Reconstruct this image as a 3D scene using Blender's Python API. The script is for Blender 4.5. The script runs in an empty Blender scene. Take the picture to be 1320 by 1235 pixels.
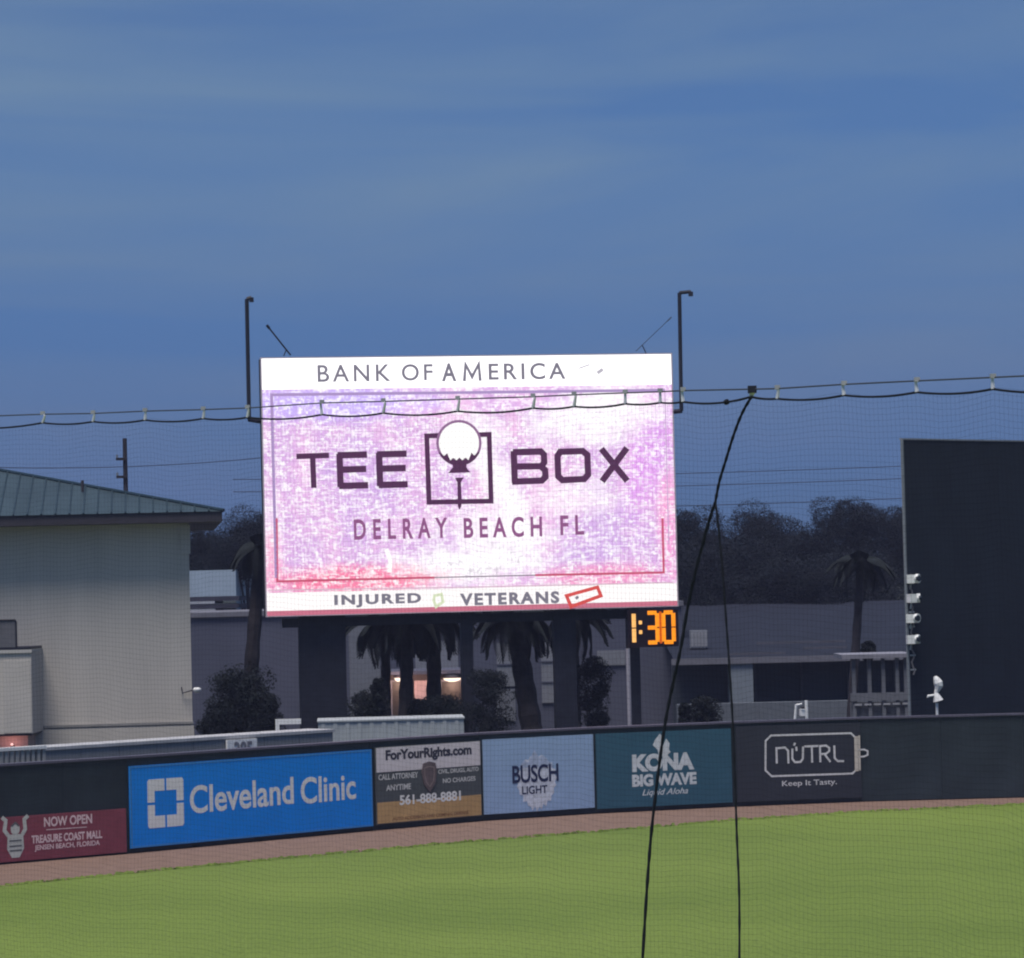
import bpy, bmesh, math, random
from mathutils import Vector, Matrix, Euler
import numpy as np
R = math.radians
random.seed(7)
S = bpy.context.scene
COL = S.collection

# ------------------------------------------------------------------ camera
F = 4214.0                       # focal length in photo pixels (photo 1320 x 1235)
HC = 7.0                         # eye height in the stands
PITCH, ROLL = 1.87, -1.4
cam_d = bpy.data.cameras.new('camera'); cam = bpy.data.objects.new('camera', cam_d); COL.objects.link(cam)
cam_d.sensor_width = 36; cam_d.lens = 36 * F / 1320; cam_d.clip_start = 0.5; cam_d.clip_end = 6000
RM = Matrix.Rotation(R(90 + PITCH), 3, 'X') @ Matrix.Rotation(R(ROLL), 3, 'Z')
cam.location = (0, 0, HC); cam.rotation_euler = RM.to_euler()
S.camera = cam
# ------------------------------------------------------------------ exposure, film
EXPO = 1.0
vs = S.view_settings
vs.view_transform = 'Standard'; vs.look = 'None'; vs.gamma = 1; vs.exposure = EXPO; vs.use_curve_mapping = False
S.cycles.pixel_filter_type = 'BLACKMAN_HARRIS'; S.cycles.filter_width = 2.1
S.cycles.use_denoising = True
# ------------------------------------------------------------------ world
SUN_EL, SUN_AZ = 71.5, 202.0     # high, from behind the stands
W = bpy.data.worlds.new('World'); S.world = W; W.use_nodes = True
nt = W.node_tree; nt.nodes.clear()
def wn(t, **k):
    n = nt.nodes.new(t)
    for a, b in k.items(): setattr(n, a, b)
    return n
sky = wn('ShaderNodeTexSky', sky_type='NISHITA', sun_disc=False)
sky.sun_elevation = R(SUN_EL); sky.sun_rotation = R(SUN_AZ); sky.dust_density = 0.3; sky.air_density = 1.0; sky.ozone_density = 3.0
tint = wn('ShaderNodeMix', data_type='RGBA', blend_type='MULTIPLY'); tint.inputs[0].default_value = 1
tint.inputs[7].default_value = (0.205, 0.36, 0.655, 1)
nt.links.new(sky.outputs[0], tint.inputs[6])
tc = wn('ShaderNodeTexCoord'); mp = wn('ShaderNodeMapping'); mp.inputs['Scale'].default_value = (2.4, 2.4, 15.0); mp.inputs['Rotation'].default_value = (0, R(-3), 0)
nz = wn('ShaderNodeTexNoise'); nz.inputs['Scale'].default_value = 1.6; nz.inputs['Detail'].default_value = 5; nz.inputs['Roughness'].default_value = 0.5; nz.inputs['Distortion'].default_value = 0.5
nt.links.new(tc.outputs['Generated'], mp.inputs[0]); nt.links.new(mp.outputs[0], nz.inputs[0])
cr = wn('ShaderNodeMapRange'); cr.inputs[1].default_value = 0.34; cr.inputs[2].default_value = 0.68; cr.inputs[3].default_value = 0.25; cr.inputs[4].default_value = 0.92
nt.links.new(nz.outputs[0], cr.inputs[0])
cl = wn('ShaderNodeMix', data_type='RGBA'); nt.links.new(cr.outputs[0], cl.inputs[0]); nt.links.new(tint.outputs[2], cl.inputs[6])
cl.inputs[7].default_value = (1.62, 2.58, 3.85, 1)
bg = wn('ShaderNodeBackground'); bg.inputs[1].default_value = 0.05
# dusk: the band near the horizon is deeper blue than the sky above it
sx_ = wn('ShaderNodeSeparateXYZ'); nt.links.new(tc.outputs['Generated'], sx_.inputs[0])
hr = wn('ShaderNodeMapRange'); hr.inputs[1].default_value = 0.0; hr.inputs[2].default_value = 0.16; hr.interpolation_type = 'SMOOTHSTEP'; nt.links.new(sx_.outputs[2], hr.inputs[0])
hc = wn('ShaderNodeMix', data_type='RGBA'); nt.links.new(hr.outputs[0], hc.inputs[0]); hc.inputs[6].default_value = (.60, .60, .84, 1); hc.inputs[7].default_value = (1.04, 1.02, 1.02, 1)
hm0 = wn('ShaderNodeMix', data_type='RGBA', blend_type='MULTIPLY'); hm0.inputs[0].default_value = 1; nt.links.new(cl.outputs[2], hm0.inputs[6]); nt.links.new(hc.outputs[2], hm0.inputs[7])
nt.links.new(hm0.outputs[2], bg.inputs[0])
wo = wn('ShaderNodeOutputWorld'); nt.links.new(bg.outputs[0], wo.inputs[0])
# ------------------------------------------------------------------ soft lamp standing in for the stadium floodlights
sd = bpy.data.lights.new('flood_sun', 'SUN'); flood_sun = bpy.data.objects.new('flood_sun', sd); COL.objects.link(flood_sun)
sd.energy = 2.0; sd.angle = R(25); sd.color = (1.0, 0.93, 0.83)
az, el = R(SUN_AZ), R(SUN_EL)
sdir = Vector((math.sin(az) * math.cos(el), math.cos(az) * math.cos(el), math.sin(el)))
flood_sun.rotation_euler = (-sdir).to_track_quat('-Z', 'Y').to_euler()

# ================================================================== helpers
def ray(px, py): return RM @ Vector(((px - 660) / F, -(py - 617.5) / F, -1))
def at(px, py, Y):
    d = ray(px, py); return Vector((0, 0, HC)) + d * (Y / d.y)
def gnd(px, py, z=0.0):
    d = ray(px, py); return Vector((0, 0, HC)) + d * ((z - HC) / d.z)
class Face:
    """vertical plane through two plan points; u runs left to right, y of the local frame points away from the viewer"""
    def __init__(s, a, b):
        s.a = Vector((a[0], a[1], 0)); d = Vector((b[0] - a[0], b[1] - a[1], 0)); s.len = d.length; s.t = d.normalized()
        s.n = Vector((-s.t.y, s.t.x, 0)); s.rot = math.atan2(s.t.y, s.t.x)
    def hit(s, px, py):
        d = ray(px, py); o = Vector((0, 0, HC)); k = (s.a - o).dot(s.n) / d.dot(s.n); p = o + d * k
        return (p - s.a).dot(s.t), p.z
    def w(s, u, y, z): return s.a + s.t * u + s.n * y + Vector((0, 0, z))

def lin(c):
    return tuple(((v / 255) / 12.92 if v / 255 <= .04045 else ((v / 255 + .055) / 1.055) ** 2.4) for v in c)
MATS = {}
def mat(name, col, rough=.7, var=.15, scale=3.0, metal=0.0, bump=0.0, coord='Object', stretch=(1, 1, 1), col2=None):
    if name in MATS: return MATS[name]
    m = bpy.data.materials.new(name); m.use_nodes = True; t = m.node_tree; b = t.nodes['Principled BSDF']
    b.inputs['Roughness'].default_value = rough; b.inputs['Metallic'].default_value = metal
    b.inputs['Specular IOR Level'].default_value = 0.15
    c = t.nodes.new('ShaderNodeTexCoord'); mp_ = t.nodes.new('ShaderNodeMapping'); mp_.inputs['Scale'].default_value = stretch
    n = t.nodes.new('ShaderNodeTexNoise'); n.inputs['Scale'].default_value = scale; n.inputs['Detail'].default_value = 6; n.inputs['Roughness'].default_value = .62
    t.links.new(c.outputs[coord], mp_.inputs[0]); t.links.new(mp_.outputs[0], n.inputs[0])
    x = t.nodes.new('ShaderNodeMix'); x.data_type = 'RGBA'
    r_ = t.nodes.new('ShaderNodeMapRange'); r_.inputs[1].default_value = .3; r_.inputs[2].default_value = .7
    t.links.new(n.outputs[0], r_.inputs[0]); t.links.new(r_.outputs[0], x.inputs[0])
    x.inputs[6].default_value = (*[v * (1 - var) for v in col], 1)
    x.inputs[7].default_value = (*(col2 if col2 else [min(1, v * (1 + var)) for v in col]), 1)
    t.links.new(x.outputs[2], b.inputs['Base Color'])
    if bump:
        bp = t.nodes.new('ShaderNodeBump'); bp.inputs['Strength'].default_value = bump; bp.inputs['Distance'].default_value = .02
        t.links.new(n.outputs[0], bp.inputs['Height']); t.links.new(bp.outputs[0], b.inputs['Normal'])
    MATS[name] = m; return m
def emit(name, rgb255, k=1.0):
    if name in MATS: return MATS[name]
    m = bpy.data.materials.new(name); m.use_nodes = True; t = m.node_tree; t.nodes.clear()
    e = t.nodes.new('ShaderNodeEmission'); e.inputs[0].default_value = (*lin(rgb255), 1); e.inputs[1].default_value = k / 2 ** EXPO
    o = t.nodes.new('ShaderNodeOutputMaterial'); t.links.new(e.outputs[0], o.inputs[0]); MATS[name] = m; return m

class MB:
    """collects verts and faces, then links them as one mesh object"""
    def __init__(s): s.v = []; s.f = []
    def quad(s, *p):
        n = len(s.v); s.v += [tuple(q) for q in p]; s.f.append(tuple(range(n, n + len(p)))); return s
    def box(s, x0, x1, y0, y1, z0, z1):
        n = len(s.v)
        s.v += [(x0, y0, z0), (x1, y0, z0), (x1, y1, z0), (x0, y1, z0), (x0, y0, z1), (x1, y0, z1), (x1, y1, z1), (x0, y1, z1)]
        s.f += [tuple(n + i for i in q) for q in ((3, 2, 1, 0), (4, 5, 6, 7), (0, 1, 5, 4), (1, 2, 6, 5), (2, 3, 7, 6), (3, 0, 4, 7))]; return s
    def tube(s, pts, r, sides=6, cap=True):
        pts = [Vector(p) for p in pts]; n = len(s.v); up = None
        for i, p in enumerate(pts):
            a = pts[max(i - 1, 0)]; b = pts[min(i + 1, len(pts) - 1)]; t = (b - a).normalized()
            if up is None: up = Vector((0, 0, 1)) if abs(t.z) < .9 else Vector((1, 0, 0))
            sx = t.cross(up).normalized(); sy = sx.cross(t).normalized(); up = sy
            rr = r[i] if isinstance(r, (list, tuple)) else r
            for k in range(sides):
                an = 2 * math.pi * k / sides; s.v.append(tuple(p + sx * math.cos(an) * rr + sy * math.sin(an) * rr))
        for i in range(len(pts) - 1):
            for k in range(sides):
                a0 = n + i * sides; b0 = a0 + sides; k2 = (k + 1) % sides; s.f.append((a0 + k, a0 + k2, b0 + k2, b0 + k))
        if cap:
            s.f.append(tuple(n + k for k in reversed(range(sides)))); s.f.append(tuple(n + (len(pts) - 1) * sides + k for k in range(sides)))
        return s
    def strip(s, pts, w, y0=-.01, y1=0.0):
        """flat stroke in the local x-z plane, mitred, with a little thickness"""
        n = len(s.v); m = len(pts); L = []; P = [Vector(p) for p in pts]
        closed = (P[0] - P[-1]).length < 1e-6
        if closed: P = P[:-1]; m -= 1
        for i in range(m):
            if closed: a, b = P[i - 1], P[(i + 1) % m]
            else: a, b = P[max(i - 1, 0)], P[min(i + 1, m - 1)]
            d1 = (P[i] - a); d2 = (b - P[i])
            if d1.length < 1e-9: d1 = d2
            if d2.length < 1e-9: d2 = d1
            d1.normalize(); d2.normalize(); n1 = Vector((-d1.y, d1.x)); n2 = Vector((-d2.y, d2.x)); h = n1 + n2
            if h.length < 1e-6: h = n1
            h.normalize(); k = w / 2 / max(.35, h.dot(n1)); L.append((P[i] + h * k, P[i] - h * k))
        for a, b in L:
            for q, y in ((a, y0), (b, y0), (b, y1), (a, y1)): s.v.append((q.x, y, q.y))
        for i in range(m if closed else m - 1):
            a0 = n + 4 * i; b0 = n + 4 * ((i + 1) % m)
            for k in range(4): s.f.append((a0 + k, a0 + (k + 1) % 4, b0 + (k + 1) % 4, b0 + k))
        if not closed:
            s.f.append((n, n + 1, n + 2, n + 3)); e = n + 4 * (m - 1); s.f.append((e + 3, e + 2, e + 1, e))
        return s
    def poly(s, pts, y0=-.01, y1=0.0):
        """prism from an outline in the local x-z plane"""
        n = len(s.v); m = len(pts)
        s.v += [(p[0], y0, p[1]) for p in pts] + [(p[0], y1, p[1]) for p in pts]
        s.f.append(tuple(n + i for i in range(m))); s.f.append(tuple(n + m + i for i in reversed(range(m))))
        for i in range(m): j = (i + 1) % m; s.f.append((n + j, n + i, n + m + i, n + m + j))
        return s
    def mesh(s, name, m):
        me = bpy.data.meshes.new(name); me.from_pydata(s.v, [], s.f); me.update()
        bm = bmesh.new(); bm.from_mesh(me); bmesh.ops.recalc_face_normals(bm, faces=bm.faces); bm.to_mesh(me); bm.free()
        if m: me.materials.append(m)
        return me
    def build(s, name, m, parent=None, smooth=False):
        return link(name, s.mesh(name, m), parent, smooth)
def link(name, me, parent=None, smooth=False, loc=None, rot=None, scl=None):
    o = bpy.data.objects.new(name, me); COL.objects.link(o); o.parent = parent
    if loc is not None: o.location = loc
    if rot is not None: o.rotation_euler = rot
    if scl is not None: o.scale = scl
    if smooth and me is not None:
        for p in me.polygons: p.use_smooth = True
    return o
def empty(name, loc=(0, 0, 0), rz=0.0, label=None, cat=None, group=None):
    o = bpy.data.objects.new(name, None); COL.objects.link(o); o.location = loc; o.rotation_euler = (0, 0, rz); o.empty_display_size = .2
    return tag(o, label, cat, group)
def tag(o, label=None, cat=None, group=None, kind=None):
    if label: o['label'] = label
    if cat: o['category'] = cat
    if group: o['group'] = group
    if kind: o['kind'] = kind
    return o
def text_mesh(s, x0, x1, z0, z1, m, name='lettering', parent=None, y=-.012, bold=0.0, spacing=1.0, slant=0.0, word=1.0, thick=.006, lift=0.0):
    """words fitted into a box in the local x-z plane, standing a little proud; lift tilts the line"""
    c = bpy.data.curves.new('t', 'FONT'); c.body = s; c.offset = bold; c.space_character = spacing; c.space_word = word; c.shear = slant; c.resolution_u = 5
    o = bpy.data.objects.new('t', c); COL.objects.link(o); dg = bpy.context.evaluated_depsgraph_get(); dg.update()
    me = bpy.data.meshes.new_from_object(o.evaluated_get(dg)); bpy.data.objects.remove(o); bpy.data.curves.remove(c)
    v = np.empty(len(me.vertices) * 3); me.vertices.foreach_get('co', v); v = v.reshape(-1, 3)
    a = v.min(0); b = v.max(0); q = np.zeros_like(v)
    q[:, 0] = x0 + (v[:, 0] - a[0]) / (b[0] - a[0]) * (x1 - x0); q[:, 2] = z0 + (v[:, 1] - a[1]) / (b[1] - a[1]) * (z1 - z0) + (q[:, 0] - x0) * lift
    q[:, 1] = y
    me.vertices.foreach_set('co', q.ravel()); me.materials.clear(); me.materials.append(m); me.update(); me.name = name
    bm = bmesh.new(); bm.from_mesh(me)
    r = bmesh.ops.extrude_face_region(bm, geom=bm.faces[:])
    bmesh.ops.translate(bm, verts=[e for e in r['geom'] if isinstance(e, bmesh.types.BMVert)], vec=(0, thick, 0))
    bmesh.ops.recalc_face_normals(bm, faces=bm.faces)
    for f_ in bm.faces: f_.smooth = False
    bm.to_mesh(me); bm.free()
    return link(name, me, parent)
def copy_tree(o, parent=None):
    c = o.copy(); COL.objects.link(c); c.parent = parent
    for ch in [k for k in bpy.data.objects if k.parent == o]: copy_tree(ch, c)
    return c

# ================================================================== materials
M_wall = mat('wall_padding_vinyl', (.026, .036, .046), .55, .25, .8)
M_cap = mat('wall_cap_vinyl', (.10, .095, .14), .5, .1)
M_white = mat('white_paint', (.78, .78, .80), .5, .06)
M_steel = mat('galvanised_steel', (.30, .32, .36), .45, .15, metal=.4)
M_dark = mat('dark_painted_steel', (.024, .026, .040), .5, .2)
M_stucco = mat('beige_stucco', (.52, .485, .455), .9, .09, .5, bump=.3, stretch=(1.4, 1.4, .35))
M_stucco2 = mat('beige_stucco_band', (.49, .46, .435), .9, .07, .7, bump=.3)
M_panel = mat('blue_grey_stucco', (.475, .46, .45), .9, .06, .8, bump=.3)
M_roof = mat('teal_metal_roof', (.040, .062, .078), .45, .2, 1.2, stretch=(1, .2, 1))
M_fascia = mat('dark_bronze_fascia', (.055, .05, .065), .5, .15)
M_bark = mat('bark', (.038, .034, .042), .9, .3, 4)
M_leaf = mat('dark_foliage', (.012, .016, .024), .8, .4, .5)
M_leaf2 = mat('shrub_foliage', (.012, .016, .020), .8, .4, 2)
M_conc = mat('grey_concrete', (.22, .22, .25), .85, .15, 1.0, bump=.2)
M_glass = mat('dark_window_glass', (.02, .028, .045), .12, .1)
M_rope = mat('black_net_rope', (.012, .014, .022), .8, .2, 20)
M_net = mat('black_net_twine', (.02, .022, .03), .8, .2, 20)

# ================================================================== ground
grass = mat('outfield_grass', (.120, .180, .034), .85, .12, .06, coord='Object', col2=(.162, .222, .046))
def grass_detail(m):
    t = m.node_tree; b = t.nodes['Principled BSDF']; mix = [n for n in t.nodes if n.type == 'MIX'][0]
    c = t.nodes.new('ShaderNodeTexCoord'); n = t.nodes.new('ShaderNodeTexNoise'); n.inputs['Scale'].default_value = 9; n.inputs['Detail'].default_value = 8; n.inputs['Roughness'].default_value = .75
    t.links.new(c.outputs['Object'], n.inputs[0])
    r_ = t.nodes.new('ShaderNodeMapRange'); r_.inputs[1].default_value = .3; r_.inputs[2].default_value = .7; r_.inputs[3].default_value = .62; r_.inputs[4].default_value = 1.34
    t.links.new(n.outputs[0], r_.inputs[0])
    # alternating mowing bands, a few metres wide
    w = t.nodes.new('ShaderNodeTexWave'); w.inputs['Scale'].default_value = .085; w.inputs['Distortion'].default_value = .6; w.bands_direction = 'DIAGONAL'
    t.links.new(c.outputs['Object'], w.inputs[0])
    r2 = t.nodes.new('ShaderNodeMapRange'); r2.inputs[3].default_value = .98; r2.inputs[4].default_value = 1.02; t.links.new(w.outputs[1], r2.inputs[0])
    mu = t.nodes.new('ShaderNodeMath'); mu.operation = 'MULTIPLY'; t.links.new(r_.outputs[0], mu.inputs[0]); t.links.new(r2.outputs[0], mu.inputs[1])
    vm = t.nodes.new('ShaderNodeVectorMath'); vm.operation = 'SCALE'; t.links.new(mix.outputs[2], vm.inputs[0]); t.links.new(mu.outputs[0], vm.inputs['Scale'])
    t.links.new(vm.outputs[0], b.inputs['Base Color'])
grass_detail(grass)
dirt = mat('warning_track_clay', (.185, .122, .100), .95, .16, 2.5, bump=.2)
M_far = mat('far_ground', (.05, .055, .045), .95, .3, .05)
g = MB().quad((-2500, -300, -.30), (2500, -300, -.30), (2500, 4500, -.30), (-2500, 4500, -.30)).build('ground', M_far); tag(g, kind='structure')

# outfield wall, base line read off the ground
base_px = [(-260, 1141), (0, 1115), (165, 1101), (479, 1071.5), (620, 1059), (765, 1049.5), (945, 1040.5), (1110, 1034), (1320, 1028.5), (1600, 1023)]
BP = [gnd(*p) for p in base_px]
HW = 2.64
edge_px = [(-260, 1170), (0, 1143), (200, 1123), (400, 1104), (600, 1086), (765, 1073), (945, 1058), (1110, 1047), (1320, 1037.5), (1600, 1033)]
EP = [gnd(*p) for p in edge_px]
def chain(P, n):
    out = []
    for i in range(len(P) - 1):
        for k in range(n): out.append(P[i].lerp(P[i + 1], k / n))
    out.append(P[-1]); return out
# field sheet and warning track sheet
f = MB(); C = [Vector((p.x, p.y, 0)) for p in BP]
f.quad((-200, -40, 0), (200, -40, 0), (200, C[-1].y, 0), *[tuple(p) for p in reversed(C)], (-200, C[0].y, 0))
tag(f.build('outfield_grass', grass), kind='structure')
ee = chain(EP, 60); rr = random.Random(3)
ee = [Vector((p.x, p.y + rr.uniform(-.05, .05) + .07 * math.sin(i * .37), 0)) for i, p in enumerate(ee)]
bb = chain(C, 60); t = MB()
for i in range(len(ee) - 1):
    t.quad((ee[i].x, ee[i].y, .006), (ee[i + 1].x, ee[i + 1].y, .006), (bb[i + 1].x, bb[i + 1].y + .3, .006), (bb[i].x, bb[i].y + .3, .006))
tag(t.build('warning_track', dirt), kind='structure')
# tufts creeping over the grass line
tf = MB()
for i in range(1500):
    k = rr.uniform(0, len(ee) - 1.01); a = ee[int(k)].lerp(ee[int(k) + 1], k % 1); p = Vector((a.x, a.y + abs(rr.gauss(0, .2)) - .1, .008)); an = rr.uniform(0, 3.14); w = rr.uniform(.03, .12); h = rr.uniform(.02, .05)
    d = Vector((math.cos(an) * w, math.sin(an) * w, 0)); tf.quad(p - d, p + d, p + d * .5 + Vector((0, .03, h)), p - d * .5 + Vector((0, .03, h)))
tag(tf.build('grass_tufts', grass), 'ragged grass tufts along the edge of the clay warning track', 'grass', kind='stuff')

# ================================================================== outfield wall
FACES = [Face(BP[i], BP[i + 1]) for i in range(len(BP) - 1)]
for i, fc in enumerate(FACES): pass
wall = empty('outfield_wall', (BP[4].x, BP[4].y, 0), 0, 'long curved dark padded outfield wall carrying the advertising banners', 'wall')
wi = Matrix.Translation(Vector((BP[4].x, BP[4].y, 0))).inverted()
for i, fc in enumerate(FACES):
    n = max(1, round(fc.len / 2.45)); st = fc.len / n
    m4 = wi @ (Matrix.Translation(fc.a) @ Matrix.Rotation(fc.rot, 4, 'Z'))
    me = MB().box(.005, st - .005, 0, .22, .04, HW - .06).mesh('wall_panel', M_wall)
    for k in range(n):
        o = link('wall_panel', me, wall); o.matrix_parent_inverse = Matrix(); o.matrix_local = m4 @ Matrix.Translation((k * st, 0, 0))
    o = MB().box(-.01, fc.len + .01, -.05, .30, HW - .06, HW).build('wall_cap', M_cap, wall); o.matrix_local = m4
    o = MB().box(0, fc.len, .06, .24, 0, .04 + .0).build('wall_footing', M_dark, wall); o.matrix_local = m4

def sign(name, fc, x0, x1, yt0, yt1, yb0, yb1, m, label, cat='advertising banner', y=-.05, border=None):
    """banner on a wall face from its pixel corners; returns the thing and a px->local mapper"""
    a = fc.hit(x0, yt0); b = fc.hit(x1, yt1); c = fc.hit(x1, yb1); d = fc.hit(x0, yb0)
    u0 = (a[0] + d[0]) / 2; u1 = (b[0] + c[0]) / 2; z0 = (c[1] + d[1]) / 2; z1 = min(HW - .09, (a[1] + b[1]) / 2)
    root = empty(name, fc.w(u0, y, z0), fc.rot, label, cat, 'advertising banners on the outfield wall')
    MB().box(0, u1 - u0, -.02, .03, 0, z1 - z0).build('banner_panel', m, root)
    def q(px, py):
        h = fc.hit(px, py); return h[0] - u0, h[1] - z0
    return root, q, u1 - u0, z1 - z0
def tx(root, q, s, xa, xb, ya, yb, m, **k):
    """text whose left/right ends sit at xa, xb with cap top ya and baseline yb given at the left end"""
    a = q(xa, yb); b = q(xa, ya); c = q(xb, yb); d = q(xb, yb - (yb - ya))
    y = k.pop('y', -.0235)
    k.setdefault('thick', .003)
    return text_mesh(s, a[0], c[0], a[1], b[1], m, parent=root, y=y, **k)

# --- burgundy banner
M_burg = mat('burgundy_vinyl', (.23, .06, .085), .55, .12)
M_burgtxt = mat('pale_pink_print', (.72, .55, .58), .6, .1)
fc0 = FACES[1]
r0, q0, w0, h0 = sign('advertising_banner', fc0, -12, 161, 1056, 1041, 1113, 1098, M_burg, 'low burgundy banner reading NOW OPEN at the left end of the outfield wall')
tx(r0, q0, 'NOW OPEN', 55, 117, 1053.5, 1066, M_burgtxt, bold=.025, lift=0.0)
tx(r0, q0, 'TREASURE COAST MALL', 39, 130, 1077, 1087.5, M_burgtxt, bold=.03)
tx(r0, q0, 'JENSEN BEACH, FLORIDA', 43, 127, 1089.5, 1098, M_burgtxt, bold=.02)
ml = MB(); a = q0(58, 1069.5); b = q0(110, 1066); ml.strip([a, b], .02, -.024, -.02); ml.build('divider_line', M_burgtxt, r0)
# generic strong-arm crest
M_crest = mat('crest_print', (.50, .52, .50), .6, .15)
cx, cz = q0(18, 1080); kx = .0235
em_ = MB()
em_.poly([(cx - 10 * kx, cz + 4 * kx), (cx + 10 * kx, cz + 4 * kx), (cx + 11 * kx, cz - 12 * kx), (cx + 5 * kx, cz - 22 * kx), (cx - 5 * kx, cz - 22 * kx), (cx - 11 * kx, cz - 12 * kx)], -.024, -.02)
em_.poly([(cx + 6 * kx * math.cos(a_ / 12 * 6.283), cz + 10 * kx + 7 * kx * math.sin(a_ / 12 * 6.283)) for a_ in range(12)], -.024, -.02)
em_.strip([(cx - 9 * kx, cz + 3 * kx), (cx - 14 * kx, cz + 9 * kx), (cx - 12 * kx, cz + 20 * kx), (cx - 17 * kx, cz + 24 * kx)], 4.5 * kx, -.0245, -.02)
em_.strip([(cx + 9 * kx, cz + 3 * kx), (cx + 13 * kx, cz + 9 * kx), (cx + 12 * kx, cz + 20 * kx), (cx + 17 * kx, cz + 24 * kx)], 4.5 * kx, -.0245, -.02)
em_.build('crest', M_crest, r0)
M_crd = mat('crest_dark_print', (.12, .13, .14), .6, .1)
MB().strip([(cx - 5 * kx, cz + 13 * kx), (cx, cz + 17 * kx), (cx + 5 * kx, cz + 13 * kx)], 2.2 * kx, -.0275, -.0248).build('crest_detail', M_crd, r0)
for zz in (-3, -9, -14): MB().strip([(cx - 8 * kx, cz + zz * kx), (cx + 8 * kx, cz + zz * kx)], 1.6 * kx, -.0275, -.0248).build('crest_detail', M_crd, r0)

# --- blue clinic banner
M_blue = mat('blue_vinyl', (.008, .24, .80), .5, .06, 1.5)
M_bluetrim = mat('blue_trim', (.05, .24, .60), .5, .06)
fc1 = FACES[2]
r1, q1, w1, h1 = sign('advertising_banner', fc1, 166, 478, 989, 965, 1095, 1064, M_blue, 'large bright blue Cleveland Clinic banner with a white square emblem')
MB().strip([(.03, .03), (w1 - .03, .03), (w1 - .03, h1 - .03), (.03, h1 - .03), (.03, .03)], .05, -.026, -.02).build('banner_border', M_bluetrim, r1)
tx(r1, q1, 'Cleveland', 243, 377, 1013, 1049.5, M_white, bold=.018, lift=.012)
tx(r1, q1, 'Clinic', 386, 457, 1002.5, 1037, M_white, bold=.018, lift=.012)
em = MB()
a = q1(189, 1068); b = q1(234, 1003); L0, L1, Z0, Z1 = a[0], b[0], a[1], q1(189, 1005)[1]
mx, mz = (L0 + L1) / 2, (Z0 + Z1) / 2; th = .24; gp = .035; bx_ = (L1 - L0) / 2; bz_ = (Z1 - Z0) / 2
for sx in (-1, 1):
    for sz in (-1, 1):
        o_ = [(gp, bz_), (bx_ - .05, bz_), (bx_, bz_ - .06), (bx_, gp), (bx_ - th, gp), (bx_ - th, bz_ - th * 1.35), (gp, bz_ - th * 1.35)]
        em.poly([(mx + sx * p, mz + sz * q_) for p, q_ in o_], -.0235, -.02)
em.build('square_emblem', M_white, r1)

# --- lawyer banner: white, dark and gold bands
M_offw = mat('off_white_vinyl', (.68, .63, .68), .6, .07)
M_char = mat('charcoal_vinyl', (.085, .095, .105), .6, .1)
M_gold = mat('gold_vinyl', (.50, .32, .15), .6, .14, 1.5)
M_brown = mat('brown_print', (.20, .10, .05), .6, .1)
M_ink = mat('black_print', (.05, .05, .075), .6, .1)
fc2 = FACES[3]
r2, q2, w2, h2 = sign('advertising_banner', fc2, 483, 618, 964, 954, 1063, 1052, M_char, 'banner with white, charcoal and gold bands and a phone number')
za = q2(483, 996)[1]; zb = q2(483, 1035)[1]
MB().box(.02, w2 - .02, -.028, -.0195, za, h2 - .02).build('white_band', M_offw, r2)
MB().box(.02, w2 - .02, -.028, -.0195, .03, zb).build('gold_band', M_gold, r2)
tx(r2, q2, 'ForYourRights.com', 495, 606, 967, 984, M_ink, bold=.045, y=-.0315)
M_grt = mat('pale_print', (.60, .60, .62), .6, .1)
tx(r2, q2, 'CALL ATTORNEY', 486, 537, 998.5, 1006, M_grt, bold=.02)
tx(r2, q2, 'ANYTIME', 496, 528, 1012, 1019.5, M_grt, bold=.02)
tx(r2, q2, 'CIVIL, DRUGS, AUTO', 563, 615, 992, 998.5, M_grt, bold=.02)
tx(r2, q2, 'NO CHARGES', 569, 611, 1003.5, 1009.5, M_grt, bold=.02)
tx(r2, q2, '561-888-8881', 513, 592, 1025, 1038, M_white, bold=.03, y=-.0315)
tx(r2, q2, 'AUTO ACCIDENTS AND CRIMINAL DEFENSE', 504, 602, 1053.5, 1057.5, M_brown, bold=.01, y=-.0315)
c = q2(551, 1000); M_shield = mat('shield_print', (.14, .11, .12), .6, .15)
sh = [(c[0] + x * .0265, c[1] + z * .0265) for x, z in ((-9, 14), (0, 16), (9, 14), (11, 4), (8, -9), (0, -18), (-8, -9), (-11, 4))]
MB().poly(sh, -.05, -.02).build('shield_emblem', M_shield, r2)
MB().strip([(c[0] + x * .02, c[1] + z * .02) for x, z in ((-9, 12), (0, 14), (9, 12), (9, 2), (7, -8), (0, -16), (-7, -8), (-9, 2), (-9, 12))], .03, -.053, -.05).build('shield_outline', mat('shield_line', (.25, .2, .2), .6), r2)

# --- pale blue beer banner
M_busch = mat('pale_blue_vinyl', (.28, .40, .62), .55, .07, 1.3)
M_halo = mat('washed_white_print', (.56, .60, .72), .6, .25, 9)
M_halo2 = mat('mountain_print', (.36, .43, .60), .6, .25, 9)
M_navy = mat('navy_print', (.022, .03, .085), .6, .1)
fc3 = FACES[4]
r3, q3, w3, h3 = sign('advertising_banner', fc3, 622, 764, 954, 946, 1050, 1041, M_busch, 'pale blue Busch Light banner with dark lettering over a white burst')
c = q3(690, 1004); rnd = random.Random(5)
pts = []
for k in range(44):
    an = k / 44 * 2 * math.pi; s_ = 1 + (.08 if k % 2 else -.05) + rnd.uniform(-.05, .05); x = .66 * math.cos(an) * s_; z = .78 * math.sin(an) * s_
    pts.append((c[0] + x * (1.0 if z > -.2 else 1 - (-.2 - z) * .35), c[1] + z - .1))
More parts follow.
